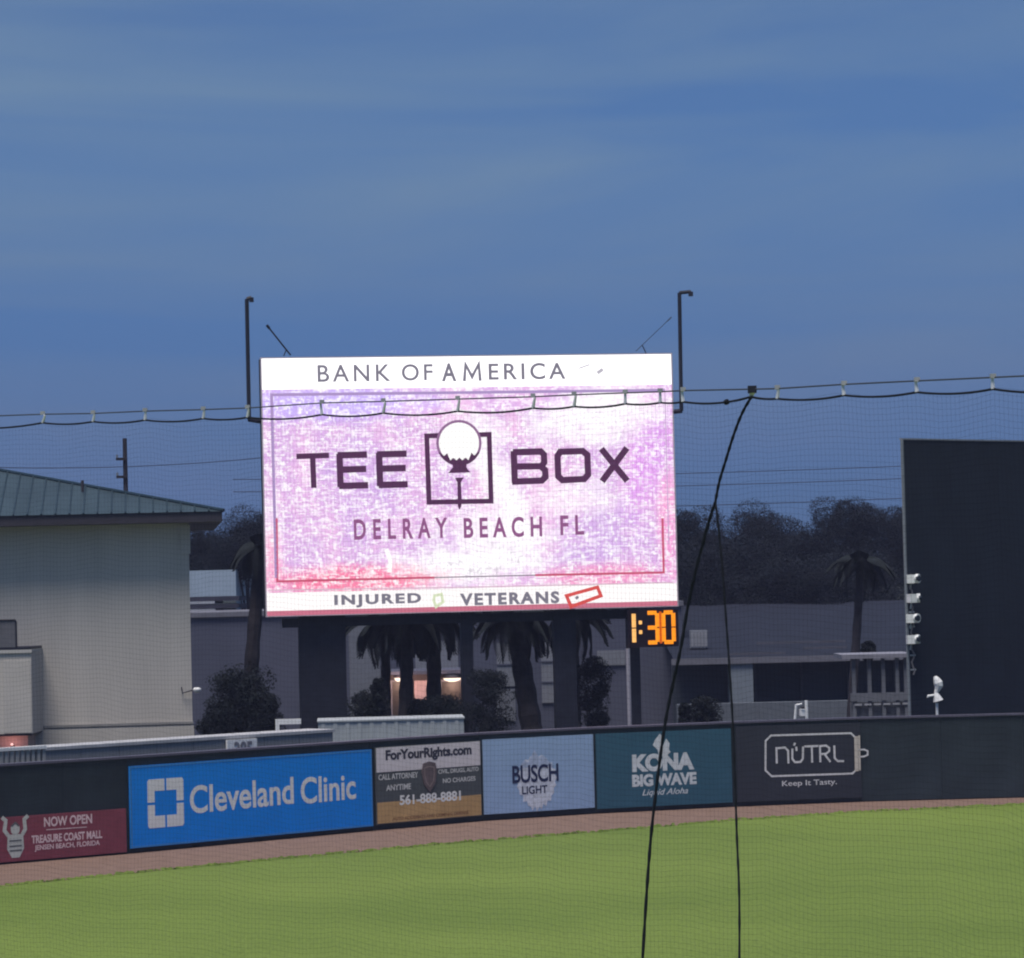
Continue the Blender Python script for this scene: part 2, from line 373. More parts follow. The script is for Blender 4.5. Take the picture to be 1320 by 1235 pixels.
MB().poly(pts, -.026, -.02).build('white_burst', M_halo, r3)
MB().poly([(c[0] - .62, c[1] + .36), (c[0] - .42, c[1] + .58), (c[0] - .28, c[1] + .50), (c[0] - .05, c[1] + .88), (c[0] + .12, c[1] + .62), (c[0] + .25, c[1] + .72), (c[0] + .45, c[1] + .5), (c[0] + .62, c[1] + .36)], -.029, -.026).build('mountain_emblem', M_halo2, r3)
tx(r3, q3, 'BUSCH', 659, 718.5, 987, 1010, M_navy, bold=.02, y=-.0325, spacing=.95)
tx(r3, q3, 'LIGHT', 671.5, 704, 1013.5, 1024, M_navy, bold=.015, y=-.0325)

# --- teal beer banner
M_kona = mat('teal_vinyl', (.035, .10, .155), .55, .08, 1.5)
M_pw = mat('soft_white_print', (.56, .60, .66), .6, .1)
fc4 = FACES[5]
r4, q4, w4, h4 = sign('advertising_banner', fc4, 768, 942, 946, 939, 1043, 1034, M_kona, 'dark teal Kona Big Wave banner with white lettering')
tx(r4, q4, 'KONA', 814, 894, 972.5, 995.5, M_pw, bold=.06, y=-.0235)
tx(r4, q4, 'BIG WAVE', 814, 897, 998.5, 1014.5, M_pw, bold=.05, y=-.0235)
tx(r4, q4, 'Liquid Aloha', 827, 886, 1017.5, 1028, M_pw, bold=.005, slant=.35, y=-.0235)
c = q4(852, 972); k_ = .0262
MB().poly([(c[0] + x * k_, c[1] + z * k_) for x, z in ((-4, -2), (-5, 5), (-11, 11), (-8, 17), (-2, 24), (2, 19), (2, 10), (6, 18), (10, 12), (9, 5), (11, 2), (5, -3))], -.0245, -.02).build('flower_emblem', M_pw, r4)

# --- charcoal seltzer banner
M_nut = mat('charcoal_navy_vinyl', (.032, .036, .050), .55, .08, 1.5)
M_line = mat('grey_white_print', (.62, .62, .67), .6, .1)
fc5 = FACES[6]
r5, q5, w5, h5 = sign('advertising_banner', fc5, 949, 1109, 938, 930, 1034, 1028, M_nut, 'charcoal banner with a can outline reading NUTRL and Keep It Tasty')
can = [q5(*p) for p in ((986, 955), (993, 948), (1096, 945), (1102, 951), (1103, 992), (1098, 997), (994, 1000.5), (986, 993), (986, 955))]
MB().strip(can, .055, -.024, -.02).build('can_outline', M_line, r5)
M_beige = mat('beige_print', (.52, .48, .45), .6, .1)
MB().strip([q5(1102.5, 949), q5(1103.5, 994)], .12, -.036, -.02).build('can_rim', M_beige, r5)
MB().strip([q5(1106.5, 948), q5(1107.5, 993)], .055, -.0245, -.02).build('can_lid', M_beige, r5)
tab = [q5(*p) for p in ((1105, 966.5), (1113, 966), (1117.5, 968), (1117.5, 973), (1113, 975), (1105.5, 975.5))]
MB().strip(tab, .05, -.0245, -.02).build('can_tab', M_line, r5)
nl = MB(); sw = .06
def st(*p): nl.strip([q5(*a_) for a_ in p], sw, -.023 - .00005 * len(nl.f), -.02)
st((1000.5, 984), (1000, 963)); st((1000, 964.5), (1011, 963.5), (1015, 967.5), (1015.5, 984))
st((1020.5, 965), (1020.5, 978), (1024, 982.5), (1031, 982), (1034, 978), (1034.3, 962)); st((1026, 968), (1025.5, 962.5)); 
st((1022.5, 961), (1024, 957.5))
st((1036, 962.2), (1054, 961.5)); st((1045.5, 962), (1046, 983))
st((1056.5, 982.5), (1056, 961.7), (1064, 961), (1068, 964), (1068, 968), (1064, 971.5), (1057, 972)); st((1062, 972), (1069.5, 982))
st((1074.5, 961), (1075, 977), (1079, 981), (1087, 981))
nl.build('lettering', M_line, r5)
tx(r5, q5, 'Keep It Tasty.', 1007.5, 1078, 1006.5, 1015.5, M_line, bold=.005, y=-.0235)

# ================================================================== scoreboard
pl = at(336, 463, 112.0); pr = at(864, 456, 114.7)
SF = Face(pl, pr)
u0, zt = SF.hit(336.5, 463); u1, _ = SF.hit(864.5, 456); _, zb = SF.hit(345, 795); _, zb2 = SF.hit(872, 780)
zb = (zb + zb2) / 2; _, ztr = SF.hit(864, 456); zt = (zt + ztr) / 2; WB = SF.hit(869, 620)[0]; u0 = SF.hit(340.5, 620)[0]; WB -= u0
sb = empty('scoreboard', SF.w(u0, 0, 0), SF.rot, 'huge lit video scoreboard showing the TEE BOX advertisement above the outfield wall', 'scoreboard')
def sq(px, py):
    h = SF.hit(px, py); return h[0] - u0, h[1]
MB().box(.0, WB, .06, .9, zb - .02, zt + .02).build('cabinet', M_dark, sb)
# screen materials: the picture the LED wall shows
def screen_mat():
    m = bpy.data.materials.new('screen_picture'); m.use_nodes = True; t = m.node_tree; t.nodes.clear(); N = t.nodes.new; Lk = t.links.new
    tc_ = N('ShaderNodeTexCoord'); sp = N('ShaderNodeSeparateXYZ'); Lk(tc_.outputs['Object'], sp.inputs[0])
    def noise(scale, stretch, detail=3, ro=.55, snap=None):
        src = tc_.outputs['Object']
        if snap:
            s_ = N('ShaderNodeVectorMath'); s_.operation = 'SNAP'; s_.inputs[1].default_value = (snap, 1, snap); Lk(src, s_.inputs[0]); src = s_.outputs[0]
        mp_ = N('ShaderNodeMapping'); mp_.inputs['Scale'].default_value = stretch; Lk(src, mp_.inputs[0])
        n = N('ShaderNodeTexNoise'); n.inputs['Scale'].default_value = scale; n.inputs['Detail'].default_value = detail; n.inputs['Roughness'].default_value = ro
        Lk(mp_.outputs[0], n.inputs[0]); return n.outputs[0]
    def rng(s, a, b, c=0., d=1.):
        r_ = N('ShaderNodeMapRange'); r_.inputs[1].default_value = a; r_.inputs[2].default_value = b; r_.inputs[3].default_value = c; r_.inputs[4].default_value = d; r_.interpolation_type = 'SMOOTHSTEP'
        Lk(s, r_.inputs[0]); return r_.outputs[0]
    def mth(op, a, b):
        x = N('ShaderNodeMath'); x.operation = op
        for i, v in enumerate((a, b)):
            if isinstance(v, (int, float)): x.inputs[i].default_value = v
            else: Lk(v, x.inputs[i])
        return x.outputs[0]
    def mix(fac, a, b):
        x = N('ShaderNodeMix'); x.data_type = 'RGBA'
        if isinstance(fac, (int, float)): x.inputs[0].default_value = fac
        else: Lk(fac, x.inputs[0])
        for i, v in ((6, a), (7, b)):
            if isinstance(v, tuple): x.inputs[i].default_value = (*lin(v), 1)
            else: Lk(v, x.inputs[i])
        return x.outputs[2]
    X, Z = sp.outputs[0], sp.outputs[2]
    soft = noise(.55, (1, 1, 1), 4, .6); soft2 = noise(1.3, (1, 1, 1), 4, .65)
    def blob(px, py, rx, rz, ang=0.0, amp=1.0, wob=.9):
        """soft lit patch of the picture, centred on a photo pixel, radii in metres"""
        cx_, cz_ = sq(px, py); dx = mth('SUBTRACT', X, cx_); dz = mth('SUBTRACT', Z, cz_); ca_, sa_ = math.cos(ang), math.sin(ang)
        a_ = mth('DIVIDE', mth('ADD', mth('MULTIPLY', dx, ca_), mth('MULTIPLY', dz, sa_)), rx); b_ = mth('DIVIDE', mth('SUBTRACT', mth('MULTIPLY', dz, ca_), mth('MULTIPLY', dx, sa_)), rz)
        r2_ = mth('SQRT', mth('ADD', mth('MULTIPLY', a_, a_), mth('MULTIPLY', b_, b_)), 0); r2_ = mth('ADD', r2_, mth('MULTIPLY', mth('SUBTRACT', soft2, .5), wob * 2))
        return mth('MULTIPLY', rng(r2_, .35, 1.25, 1., 0.), amp)
    lilac, pink, violet, white = (212, 170, 222), (232, 186, 226), (192, 162, 224), (254, 250, 254)
    c1 = mix(rng(soft, .38, .62), lilac, pink)
    c1 = mix(blob(420, 520, 4.2, .75, 0, .85, .5), c1, (190, 172, 246)); c1 = mix(blob(470, 620, 2.0, 2.2, 0, .5), c1, violet)
    c1 = mix(blob(835, 590, .9, 2.6, -.25, .8), c1, (216, 148, 232)); c1 = mix(blob(770, 690, 2.0, 1.3, .3, .45), c1, violet)
    c2 = c1
    for b in ((770, 535, 2.6, 1.1, .15, .92), (650, 640, 3.4, .7, -1.15, .9), (600, 728, 3.0, .8, .05, 1.0), (640, 690, 2.2, 1.0, -.2, .75), (615, 560, 1.4, .8, 0, .55), (345, 700, .5, 2.0, 0, .45), (740, 640, 1.8, .8, 0, .5)):
        c2 = mix(blob(*b), c2, white)
    c3 = mix(blob(455, 748, 3.4, .62, 0, .85, .5), c2, (246, 112, 146)); c3 = mix(blob(780, 742, 2.6, .5, 0, .6, .5), c3, (246, 130, 170)); c3 = mix(blob(862, 680, .45, 2.2, 0, .65, .5), c3, (248, 150, 200))
    c3 = mix(blob(352, 730, .35, 1.5, 0, .55, .5), c3, (248, 140, 180))
    # threads of the LED tiles: short horizontal and vertical dashes, light and dark
    hz_ = rng(noise(3.4, (1, 1, 4.2), 3, .62, snap=.045), .50, .62); vt_ = rng(noise(3.6, (4.0, 1, 1), 3, .62, snap=.045), .52, .64); sp_ = rng(noise(6.5, (1, 1, 1), 2, .6, snap=.06), .56, .66)
    c4 = mix(mth('MULTIPLY', hz_, .62), c3, white); c4 = mix(mth('MULTIPLY', vt_, .45), c4, white); c4 = mix(mth('MULTIPLY', sp_, .75), c4, (255, 255, 255))
    dk1 = rng(noise(3.1, (1, 1, 4.6), 3, .62, snap=.045), .36, .46, 1., 0.); dk2 = rng(noise(5.2, (1.6, 1, 1), 3, .62, snap=.05), .36, .45, 1., 0.)
    c4 = mix(mth('MULTIPLY', dk1, .24), c4, (176, 134, 186)); c4 = mix(mth('MULTIPLY', dk2, .20), c4, (182, 150, 182))
    gm = mth('MULTIPLY', rng(noise(2.2, (1.4, 1, 1), 5, .75), .54, .60), blob(610, 725, 2.6, .7, 0, .55)); c4 = mix(gm, c4, (170, 160, 172))
    e = N('ShaderNodeEmission'); e.inputs[1].default_value = 1.2 / 2 ** EXPO; Lk(c4, e.inputs[0])
    o = N('ShaderNodeOutputMaterial'); Lk(e.outputs[0], o.inputs[0]); return m
zs1 = (sq(338, 502)[1] + sq(864, 496)[1]) / 2; zs0 = (sq(344, 765)[1] + sq(870, 751)[1]) / 2; zr = zb + .17
MB().box(.0, WB, 0, .06, zs0, zs1).build('main_screen', screen_mat(), sb)
M_bright = emit('banner_screen_white', (255, 253, 255), 1.6)
MB().box(.0, WB, 0, .06, zs1 + .002, zt).build('top_banner_screen', M_bright, sb)
M_bright2 = emit('banner_screen_cream', (255, 250, 250), 1.12)
MB().box(.0, WB, 0, .06, zr, zs0 - .002).build('bottom_banner_screen', M_bright2, sb)
MB().box(.0, WB, .0, .06, zb, zr - .002).build('lower_light_strip', emit('strip_pink', (206, 118, 140), 1.0), sb)
T_purple = emit('screen_purple', (88, 54, 86)); T_grey = emit('screen_grey', (128, 124, 138)); T_plum = emit('screen_plum', (150, 92, 140))
T_line = emit('screen_line_violet', (176, 150, 200)); T_red = emit('screen_line_red', (205, 90, 120)); T_ball = emit('screen_ball', (255, 253, 252), 1.15); T_dot = emit('screen_faint', (190, 186, 196))
def stx(s, xa, xb, ya, yb, m, **k):
    a = sq(xa, yb); b = sq(xa, ya); c = sq(xb, yb); y = k.pop('y', -.02)
    return text_mesh(s, a[0], c[0], a[1], b[1], m, parent=sb, y=y, thick=.012, **k)
SLP = 0.0
stx('BANK', 409.5, 503.5, 470.5, 492.5, T_grey, bold=.012, spacing=1.3, lift=.0)
stx('OF', 518, 558, 469.5, 491, T_grey, bold=.012, spacing=1.25)
stx('A', 569.5, 588.5, 468.3, 491.8, T_grey, bold=.025)
stx('ERICA', 630, 729, 468.5, 490, T_grey, bold=.016, spacing=1.3)
MB().strip([sq(598.5, 491.5), sq(600, 470), sq(608.5, 486), sq(617, 469.5), sq(619, 491)], .105, -.02, -.008).build('lettering', T_grey, sb)
MB().strip([sq(746, 475), sq(760, 470)], .05, -.02, -.008).build('faint_flag_mark', T_dot, sb); MB().strip([sq(770, 481), sq(777, 476)], .12, -.02, -.008).build('faint_flag_mark', T_dot, sb)
def glyphs(name, m, w, strokes, y=-.02):
    g_ = MB()
    for i, p in enumerate(strokes): g_.strip([sq(*a_) for a_ in p], w, y - .0006 * i, y + .012)
    return g_.build(name, m, sb)
wd = .20
glyphs('lettering', T_purple, .19, [[(382, 588.5), (424, 587)], [(403, 591), (404.5, 629)]])
for x, dx in ((436, 0), (487, -1.2)):
    glyphs('lettering', T_purple, .225, [[(x + 1.5, 585 + dx), (x + 3, 628 + dx)], [(x - 1, 587 + dx), (x + 37, 586 + dx)], [(x + 4, 605.5 + dx), (x + 36, 604.5 + dx)], [(x + 1, 626.5 + dx), (x + 38.5, 625.5 + dx)]])
glyphs('lettering', T_purple, .225, [[(661, 583), (697, 582), (701, 586), (701.5, 596), (698, 601), (665, 601.5)], [(698, 602), (702.5, 606), (703, 615), (698.5, 619.5), (660, 621)], [(662, 581.5), (663.5, 622.5)]])
glyphs('lettering', T_purple, .225, [[(722, 582.5), (751, 581.5), (757, 586.5), (758, 612), (753, 617.5), (725, 619), (719.5, 614), (718.5, 588), (722, 582.5)]])
glyphs('lettering', T_purple, .225, [[(775, 578.5), (808.5, 620)], [(808, 577.5), (776, 620.5)]])
glyphs('tee_frame', T_purple, .17, [[(568, 561.5), (550, 562), (553, 647.5), (633, 646), (630.5, 560), (616, 560.5)]])
bc = sq(591.5, 571)
rb = 27.5 * .0268
def circ(cx, cz, r, n=40, a0=0, a1=2 * math.pi): return [(cx + r * math.cos(a0 + (a1 - a0) * k / n), cz + r * math.sin(a0 + (a1 - a0) * k / n)) for k in range(n + 1)]
MB().poly(circ(*bc, rb + .06)[:-1], -.026, -.008).build('ball_rim', emit('screen_rim', (150, 110, 150)), sb)
MB().poly(circ(*bc, rb - .03)[:-1], -.030, -.0265).build('golf_ball', T_ball, sb)
lo_ = circ(*bc, rb + .055, 24, math.radians(202), math.radians(338)); rg = random.Random(2)
up_ = [(bc[0] + (rb - .05) * (1 - 2 * k / 12) * .93, bc[1] - rb * .52 - (.16 if 2 < k < 10 else -.0) - (.06 if k % 2 else -.03)) for k in range(13)]
MB().poly(lo_ + up_, -.036, -.031).build('ball_shadow', T_purple, sb)
MB().poly([sq(583, 597), sq(601.5, 596.5), sq(601, 602), sq(603, 605.5), sq(606.5, 609), sq(577.5, 610), sq(580.5, 606), sq(583.5, 602.5)], -.0375, -.0365).build('tee_cup', T_purple, sb)
MB().poly([sq(586.5, 616), sq(597.5, 615.5), sq(594, 622), sq(595, 645), sq(594.5, 653), sq(592, 657), sq(590, 653), sq(589.8, 645), sq(589.5, 622)], -.032, -.008).build('tee_peg', T_purple, sb)
stx('DELRAY', 456.5, 577, 669.5, 696, T_plum, bold=.025, spacing=1.7)
stx('BEACH', 598, 699, 667.5, 694, T_plum, bold=.025, spacing=1.6)
stx('FL', 722.5, 753, 664.5, 690, T_plum, bold=.025, spacing=1.6)
# thin frames shown on the screen
for nm, m_, w_, p in (('frame_line', T_line, .10, [(356, 745), (350, 509), (857, 503)]), ('frame_line', emit('screen_line_pale', (206, 176, 214)), .035, [(857, 503), (862, 700)]),
                      ('frame_line', T_red, .075, [(356.5, 668), (357.5, 749.5), (560, 744.5)]), ('frame_line', emit('screen_line_grey', (150, 140, 150)), .045, [(560, 744.5), (690, 741.5)]),
                      ('frame_line', T_red, .075, [(690, 741.5), (855.5, 738), (854, 668)]), ('frame_line', emit('screen_line_soft', (220, 190, 205)), .04, [(346, 761), (600, 757), (868, 751)])):
    glyphs(nm, m_, w_, [p], y=-.012)
glyphs('white_streak', T_ball, .22, [[(651, 634), (660, 652), (668, 662)]], y=-.012)
glyphs('white_streak', T_ball, .15, [[(498, 708), (503, 722), (502, 738)]], y=-.012)
stx('INJURED', 431, 543, 767, 784, T_grey, bold=.045, spacing=1.25)
stx('VETERANS', 593, 721, 765, 781, T_grey, bold=.045, spacing=1.25)
glyphs('round_emblem', emit('screen_green', (225, 235, 200)), .10, [[(560, 768), (569, 766), (571, 776), (562, 782), (559, 774), (560, 768)]])
glyphs('ticket_outline', emit('screen_red', (222, 88, 84), 1.0), .12, [[(730, 768), (770, 757), (774.5, 768), (736, 782), (730, 768)]], y=-.03)
glyphs('ticket_mark', T_grey, .10, [[(742, 772), (745, 769)]], y=-.04)
M_trim = mat('scoreboard_trim', (.62, .52, .60), .5, .1)
tr = MB(); tr.box(-.045, 0, -.01, .05, zb - .03, zt + .04); tr.box(WB, WB + .045, -.01, .05, zb - .03, zt + .04); tr.box(0, WB, -.01, .05, zt + .001, zt + .04); tr.box(0, WB, -.01, .05, zb - .03, zb - .002); tr.build('edge_trim', M_trim, sb)
# support columns carrying the board, each down to the ground
def col_px(xa, xb, yy=860, off=.5):
    a = SF.hit(xa, yy)[0] - u0; b = SF.hit(xb, yy)[0] - u0; return a, b
for xa, xb, off in ((389, 449, .5), (598.5, 613.5, .45), (719, 747, .5), (814, 829, .45)):
    a, b = col_px(xa, xb); MB().box(a, b, off, off + .35, 0, zb + .3).build('support_column', M_dark, sb)
bmv = MB(); bmv.box(.6, WB - .6, .55, .8, zb - .42, zb - .1); bmv.build('support_beam', M_dark, sb)

# bracket masts on either side of the board
def mast(x0, y0, x1, y1, arm_top, arm_bot, label):
    a = sq(x0, y0); b = sq(x1, y1)
    root = empty('bracket_mast', SF.w(u0 + b[0], -.15, b[1]), SF.rot, label, 'mast', 'bracket masts beside the scoreboard')
    o = Vector((b[0], b[1]))
    def L(px, py, y=0.0): h = sq(px, py); return (h[0] - o.x, y, h[1] - o.y)
    MB().tube([L(x1, y1), L((x0 + x1) / 2, (y0 + y1) / 2), L(x0, y0)], .07, 8).build('pole', M_dark, root)
    MB().tube([L(x0, y0), L(*arm_top)], .07, 6).build('top_arm', M_dark, root)
    MB().tube([L(x1, y1), L(*arm_bot, .3)], .09, 6).build('bottom_arm', M_dark, root)
    MB().box(*[v for pr_ in ((L(*arm_top)[0] - .07, L(*arm_top)[0] + .07), (-.06, .06), (L(*arm_top)[2] - .16, L(*arm_top)[2])) for v in pr_]).build('tip_fitting', M_dark, root)
mast(317.5, 386, 320.5, 541, (323.5, 384), (338, 543), 'dark bracket mast standing off the left edge of the scoreboard')
mast(874.5, 378, 877, 530, (889, 376.5), (866, 531), 'dark bracket mast with the longer top arm off the right edge of the scoreboard')
def stay(x0, y0, x1, y1, xf, yf, label, rad=.03):
    a = sq(x0, y0); b = sq(x1, y1); root = empty('slanted_rod', SF.w(u0 + b[0], .3, zt), SF.rot, label, 'rod', 'slanted rods on top of the scoreboard')
    L = lambda px, py: (sq(px, py)[0] - b[0], 0, sq(px, py)[1] - zt)
    MB().tube([L(x0, y0), L(x1, y1)], rad, 6).build('rod', M_dark, root)
    MB().tube([L(x0, y0), L(x0 + (x1 - x0) * .12, y0 + (y1 - y0) * .12)], rad * 1.7, 6).build('rod_tip', M_dark, root)
    MB().tube([L(*[(x0 + (x1 - x0) * .82), (y0 + (y1 - y0) * .82)]), L(xf, yf)], .02, 5).build('brace', M_dark, root)
stay(345, 418, 376, 457, 367, 458, 'dark slanted rod rising left from the top left corner of the scoreboard')
stay(868, 408, 822, 452, 836, 456, 'thin slanted rod rising right from the top right corner of the scoreboard', .012)

# pitch clock below the board
ca = sq(808, 787); cb = sq(873, 833); ck = empty('pitch_clock', SF.w(u0 + ca[0], -.25, cb[1]), SF.rot, 'small orange digital clock reading 1:30 under the right end of the scoreboard', 'clock')
cw, chh = cb[0] - ca[0], ca[1] - cb[1]
MB().box(0, cw, 0, .2, 0, chh).build('clock_case', mat('clock_face', (.02, .012, .02), .4), ck)
for hx in (.3, cw - .4): MB().box(hx, hx + .1, .2, .5, chh * .3, chh - .02).build('clock_hanger', M_dark, ck)
T_or = emit('amber_digits', (255, 150, 30), 1.25); T_or2 = emit('amber_digits_hot', (255, 190, 110), 1.2); T_ofg = emit('amber_panel', (214, 92, 16), .9)
def seg(name, m, x0, x1, on):
    g_ = MB(); z0, z1 = .16, chh - .10; zm = (z0 + z1) / 2; w = .14; e = .02; S_ = {'a': [(x0 + e, z1), (x1 - e, z1)], 'd': [(x0 + e, z0), (x1 - e, z0)], 'g': [(x0 + e, zm), (x1 - e, zm)],
        'f': [(x0, zm + e), (x0, z1 - e)], 'b': [(x1, zm + e), (x1, z1 - e)], 'e': [(x0, z0 + e), (x0, zm - e)], 'c': [(x1, z0 + e), (x1, zm - e)]}
    for i, k in enumerate(on): g_.strip(S_[k], w, -.02 - .001 * i, 0)
    return g_.build(name, m, ck)
seg('digit', T_or2, .0, .18, 'bc'); seg('digit', T_or, .66, 1.02, 'abgcd'); seg('digit', T_or, 1.24, 1.60, 'abcdef')
MB().box(1.09, 1.18, -.018, 0, .12, chh - .06).build('amber_glow_bar', T_ofg, ck)
MB().box(.36, .47, -.02, 0, chh * .36, chh * .46).box(.36, .47, -.02, 0, chh * .62, chh * .72).build('colon', T_or2, ck)

# white pole under the clock
wp = at(811, 900, 111.0); pole = MB().tube([(0, 0, 0), (0, 0, at(810, 836, 111).z)], .07, 8).build('slim_pole', mat('pale_pole_paint', (.36, .34, .40), .5), None); pole.location = (wp.x, wp.y, 0)
tag(pole, 'slim pale pole standing under the left side of the orange clock', 'pole')

# ================================================================== left stucco building
BY = 112.0
bA = at(-260, 900, BY); bB = at(245.5, 800, BY)
bld = empty('stucco_building', (bB.x, BY, 0), R(6.3), 'tall beige stucco building with a teal metal hip roof behind the left wall', 'building')
xL = bA.x - bB.x; ze = at(250, 668, BY - 1).z
MB().box(xL, 0, 0, 14, 0, ze - .05).build('wall', M_stucco, bld)
def bx(px, py, Y=BY): p = at(px, py, Y); return p.x - bB.x, p.z
MB().box(bx(41, 900)[0], .03, -.07, -.003, bx(120, 934)[1] - .05, bx(120, 934)[1] + .03).build('groove_shade', mat('shadow_course', (.28, .27, .27), .9), bld)  # shade of the wall groove painted as a dark strip
MB().box(bx(41, 900)[0], .045, -.055, -.003, 0, bx(120, 936)[1] - .06).build('base_course', M_stucco2, bld)
MB().box(bx(232, 700)[0], 0.05, -.06, -.003, bx(150, 716)[1], ze - .2).build('corner_pilaster', M_stucco2, bld)
# roof: eave at ze, overhang 1 m
OV = bx(282, 660)[0]; yE = -1.0
xr0, zr0 = bx(282, 659, BY + yE); ridge = at(26, 607, BY + 6.6); xr, zrd = ridge.x - bB.x, ridge.z
zE = zr0
xh = xr0 - xr; dep = 7.6
rf = MB().box(xL, xr0, yE, 15, zE - .34, zE - .02); rf.build('roof_fascia', M_fascia, bld)
rb_ = MB()
rb_.quad((xL, yE - .05, zE), (xr0 + .05, yE - .05, zE), (xr, 6.6, zrd), (xL, 6.6, zrd)); rb_.quad((xr0 + .05, yE - .05, zE), (xr0 + .05, 15, zE), (xr, 6.6, zrd))
rb_.quad((xr0 + .05, 15, zE), (xL, 15, zE), (xL, 6.6, zrd), (xr, 6.6, zrd)); roof = rb_.build('roof', M_roof, bld)
seam_m = mat('roof_seam', (.034, .056, .072), .4, .1)
k = 0; x = xr0 - .45
while x > xL:
    tp = 1.0 if x <= xr else (xr0 - x) / (xr0 - xr)
    a = Vector((x, yE - .05, zE + .02)); b = Vector((x, yE + (6.6 - yE) * tp, zE + (zrd - zE) * tp + .02))
    MB().tube([a, b], .035, 4).build('roof_seam', seam_m, roof); x -= .47
MB().tube([(xr0 + .05, yE - .05, zE + .03), (xr, 6.6, zrd + .03), (xL, 6.6, zrd + .03)], .07, 6).build('ridge_cap', mat('ridge_cap', (.02, .04, .06), .4), roof)
MB().tube([(bx(120, 622, BY + 3)[0], 2.4, bx(120, 622, BY + 3)[1] - .35), (bx(120, 622, BY + 3)[0], 2.4, bx(120, 622, BY + 3)[1] + .05)], .06, 6).build('vent_pipe', M_fascia, roof)
so = MB().box(xL, xr0 - .05, -.9, -.0, zE - .36, zE - .342); so.build('soffit', mat('soffit', (.22, .20, .22), .8), bld)
# dome camera on the corner
dc = empty('dome_camera', (bB.x + .05, BY - .03, at(248, 890, BY).z), 0, 'white dome security camera on the corner of the stucco building', 'camera')
MB().tube([(-.4, -.02, .12), (-.36, -.12, -.08), (.02, -.12, .02), (.12, -.12, .08)], .022, 6).build('bracket', M_dark, dc)
MB().tube([(.14, -.12, -.08), (.14, -.12, -.02), (.14, -.12, .05), (.14, -.12, .10)], [.07, .13, .15, .08], 10).build('housing', M_white, dc, True)
# balcony block
bk = empty('balcony_block', (bB.x + bx(-200, 900)[0], BY - 3, 0), R(0), 'projecting stucco block with a dark railing at the left edge of the building', 'balcony')
wbk = at(41, 880, BY - 3).x - at(-200, 880, BY - 3).x; o_ = at(-200, 880, BY - 3).x; bk.location.x = o_
zt_ = at(20, 842, BY - 3).z; zb_ = at(20, 946, BY - 3).z
MB().box(0, wbk, 0, 2.9, zb_, zt_).build('wall', M_stucco, bk)
MB().box(0, wbk - .05, .05, 2.9, zb_ - .07, zb_ - .002).build('underside_trim', M_fascia, bk)
MB().box(wbk - .95, wbk - .02, -.03, -.0, zb_ + .03, zt_ - .25).build('side_panel', M_stucco2, bk)
MB().box(0, wbk + .03, -.06, 2.9, zt_ + .002, zt_ + .11).build('parapet_cap', M_panel, bk)
MB().box(0, wbk, -.03, 2.9, zt_ + .112, zt_ + .20).build('deck_edge', M_dark, bk)
xg = at(20, 830, BY - 3).x - o_; zg = at(20, 799, BY - 3).z
MB().box(0, xg, .0, .03, zt_ + .202, zg - .03).build('railing_screen', mat('railing_screen', (.13, .13, .15), .3, .15), bk)
MB().tube([(0, 0, zg), (xg, 0, zg), (xg + .03, 0, zg - .06), (xg + .03, 0, zt_ + .2)], .035, 6).build('railing_frame', M_dark, bk)
MB().box(0, wbk - .25, .6, 2.9, 0, zb_ - .072).build('recessed_wall', mat('lamp_pink_stucco', (.42, .33, .32), .9, .12, 2), bk)  # reddish lamplight on the alcove wall is put into its stucco colour
wl = empty('wall_light', (at(15, 962, BY - 2.6).x, BY - 2.5, at(15, 962, BY - 2.6).z), 0, 'small lit wall light with a pink glow under the balcony block', 'lamp')
MB().box(-.05, .05, .0, .1, -.25, .02).build('lamp_body', M_fascia, wl)
MB().tube([(0, -.03, .02), (0, -.03, .06), (0, -.03, .10)], [.03, .055, .03], 8).build('lamp_bulb', emit('warm_bulb', (255, 190, 185), 1.6), wl)
pl_ = bpy.data.lights.new('wall_light_glow', 'POINT'); pl_.energy = 4; pl_.color = (1, .45, .4); pl_.shadow_soft_size = .08
lo2 = bpy.data.objects.new('wall_light_glow', pl_); COL.objects.link(lo2); lo2.parent = wl; lo2.location = (0, -.35, .1)

# white balustrade and bullpen shed, right behind the wall
def wall_y(px, back):           # plan point of the wall base under a photo column, pushed back
    for i in range(len(base_px) - 1):
        if base_px[i][0] <= px <= base_px[i + 1][0]:
            k = (px - base_px[i][0]) / (base_px[i + 1][0] - base_px[i][0]); p = BP[i].lerp(BP[i + 1], k); return p + FACES[i].n * back
M_bal = mat('balustrade_stone', (.40, .39, .38), .85, .1)
pa, pb = wall_y(36, 2.0), wall_y(111, 2.0); bf = Face(pa, pb)
ba = empty('balustrade', pa, bf.rot, 'short pale balustrade behind the outfield wall at the foot of the stucco building', 'balustrade')
zc_ = bf.hit(90, 959)[1]; me = MB().box(-.045, .045, -.05, .05, 1.4, zc_ - .09).mesh('baluster', M_bal)
for i in range(11): link('baluster', me, ba, loc=(.06 + i * (bf.len - .12) / 10, 0, 0))
MB().box(-.05, bf.len, -.09, .12, zc_ - .088, zc_).build('top_rail', M_white, ba)
MB().box(-.05, bf.len, -.07, .10, 1.2, 1.4).build('bottom_rail', M_bal, ba)
MB().box(-.05, bf.len, .6, .7, 0, zc_ - .1).build('backing_wall', M_conc, ba)
pa, pb = wall_y(112, 2.2), wall_y(493, 2.2); sf = Face(pa, pb)
M_shed = mat('shed_siding', (.25, .255, .27), .7, .1, 1.5)
sh = empty('bullpen_shed', pa, sf.rot, 'long low grey bullpen shed with a pale roof edge behind the blue banner', 'shed')
z1 = sf.hit(300, 947)[1]; z2 = sf.hit(470, 938.5)[1]; zsh = (z1 + z2) / 2
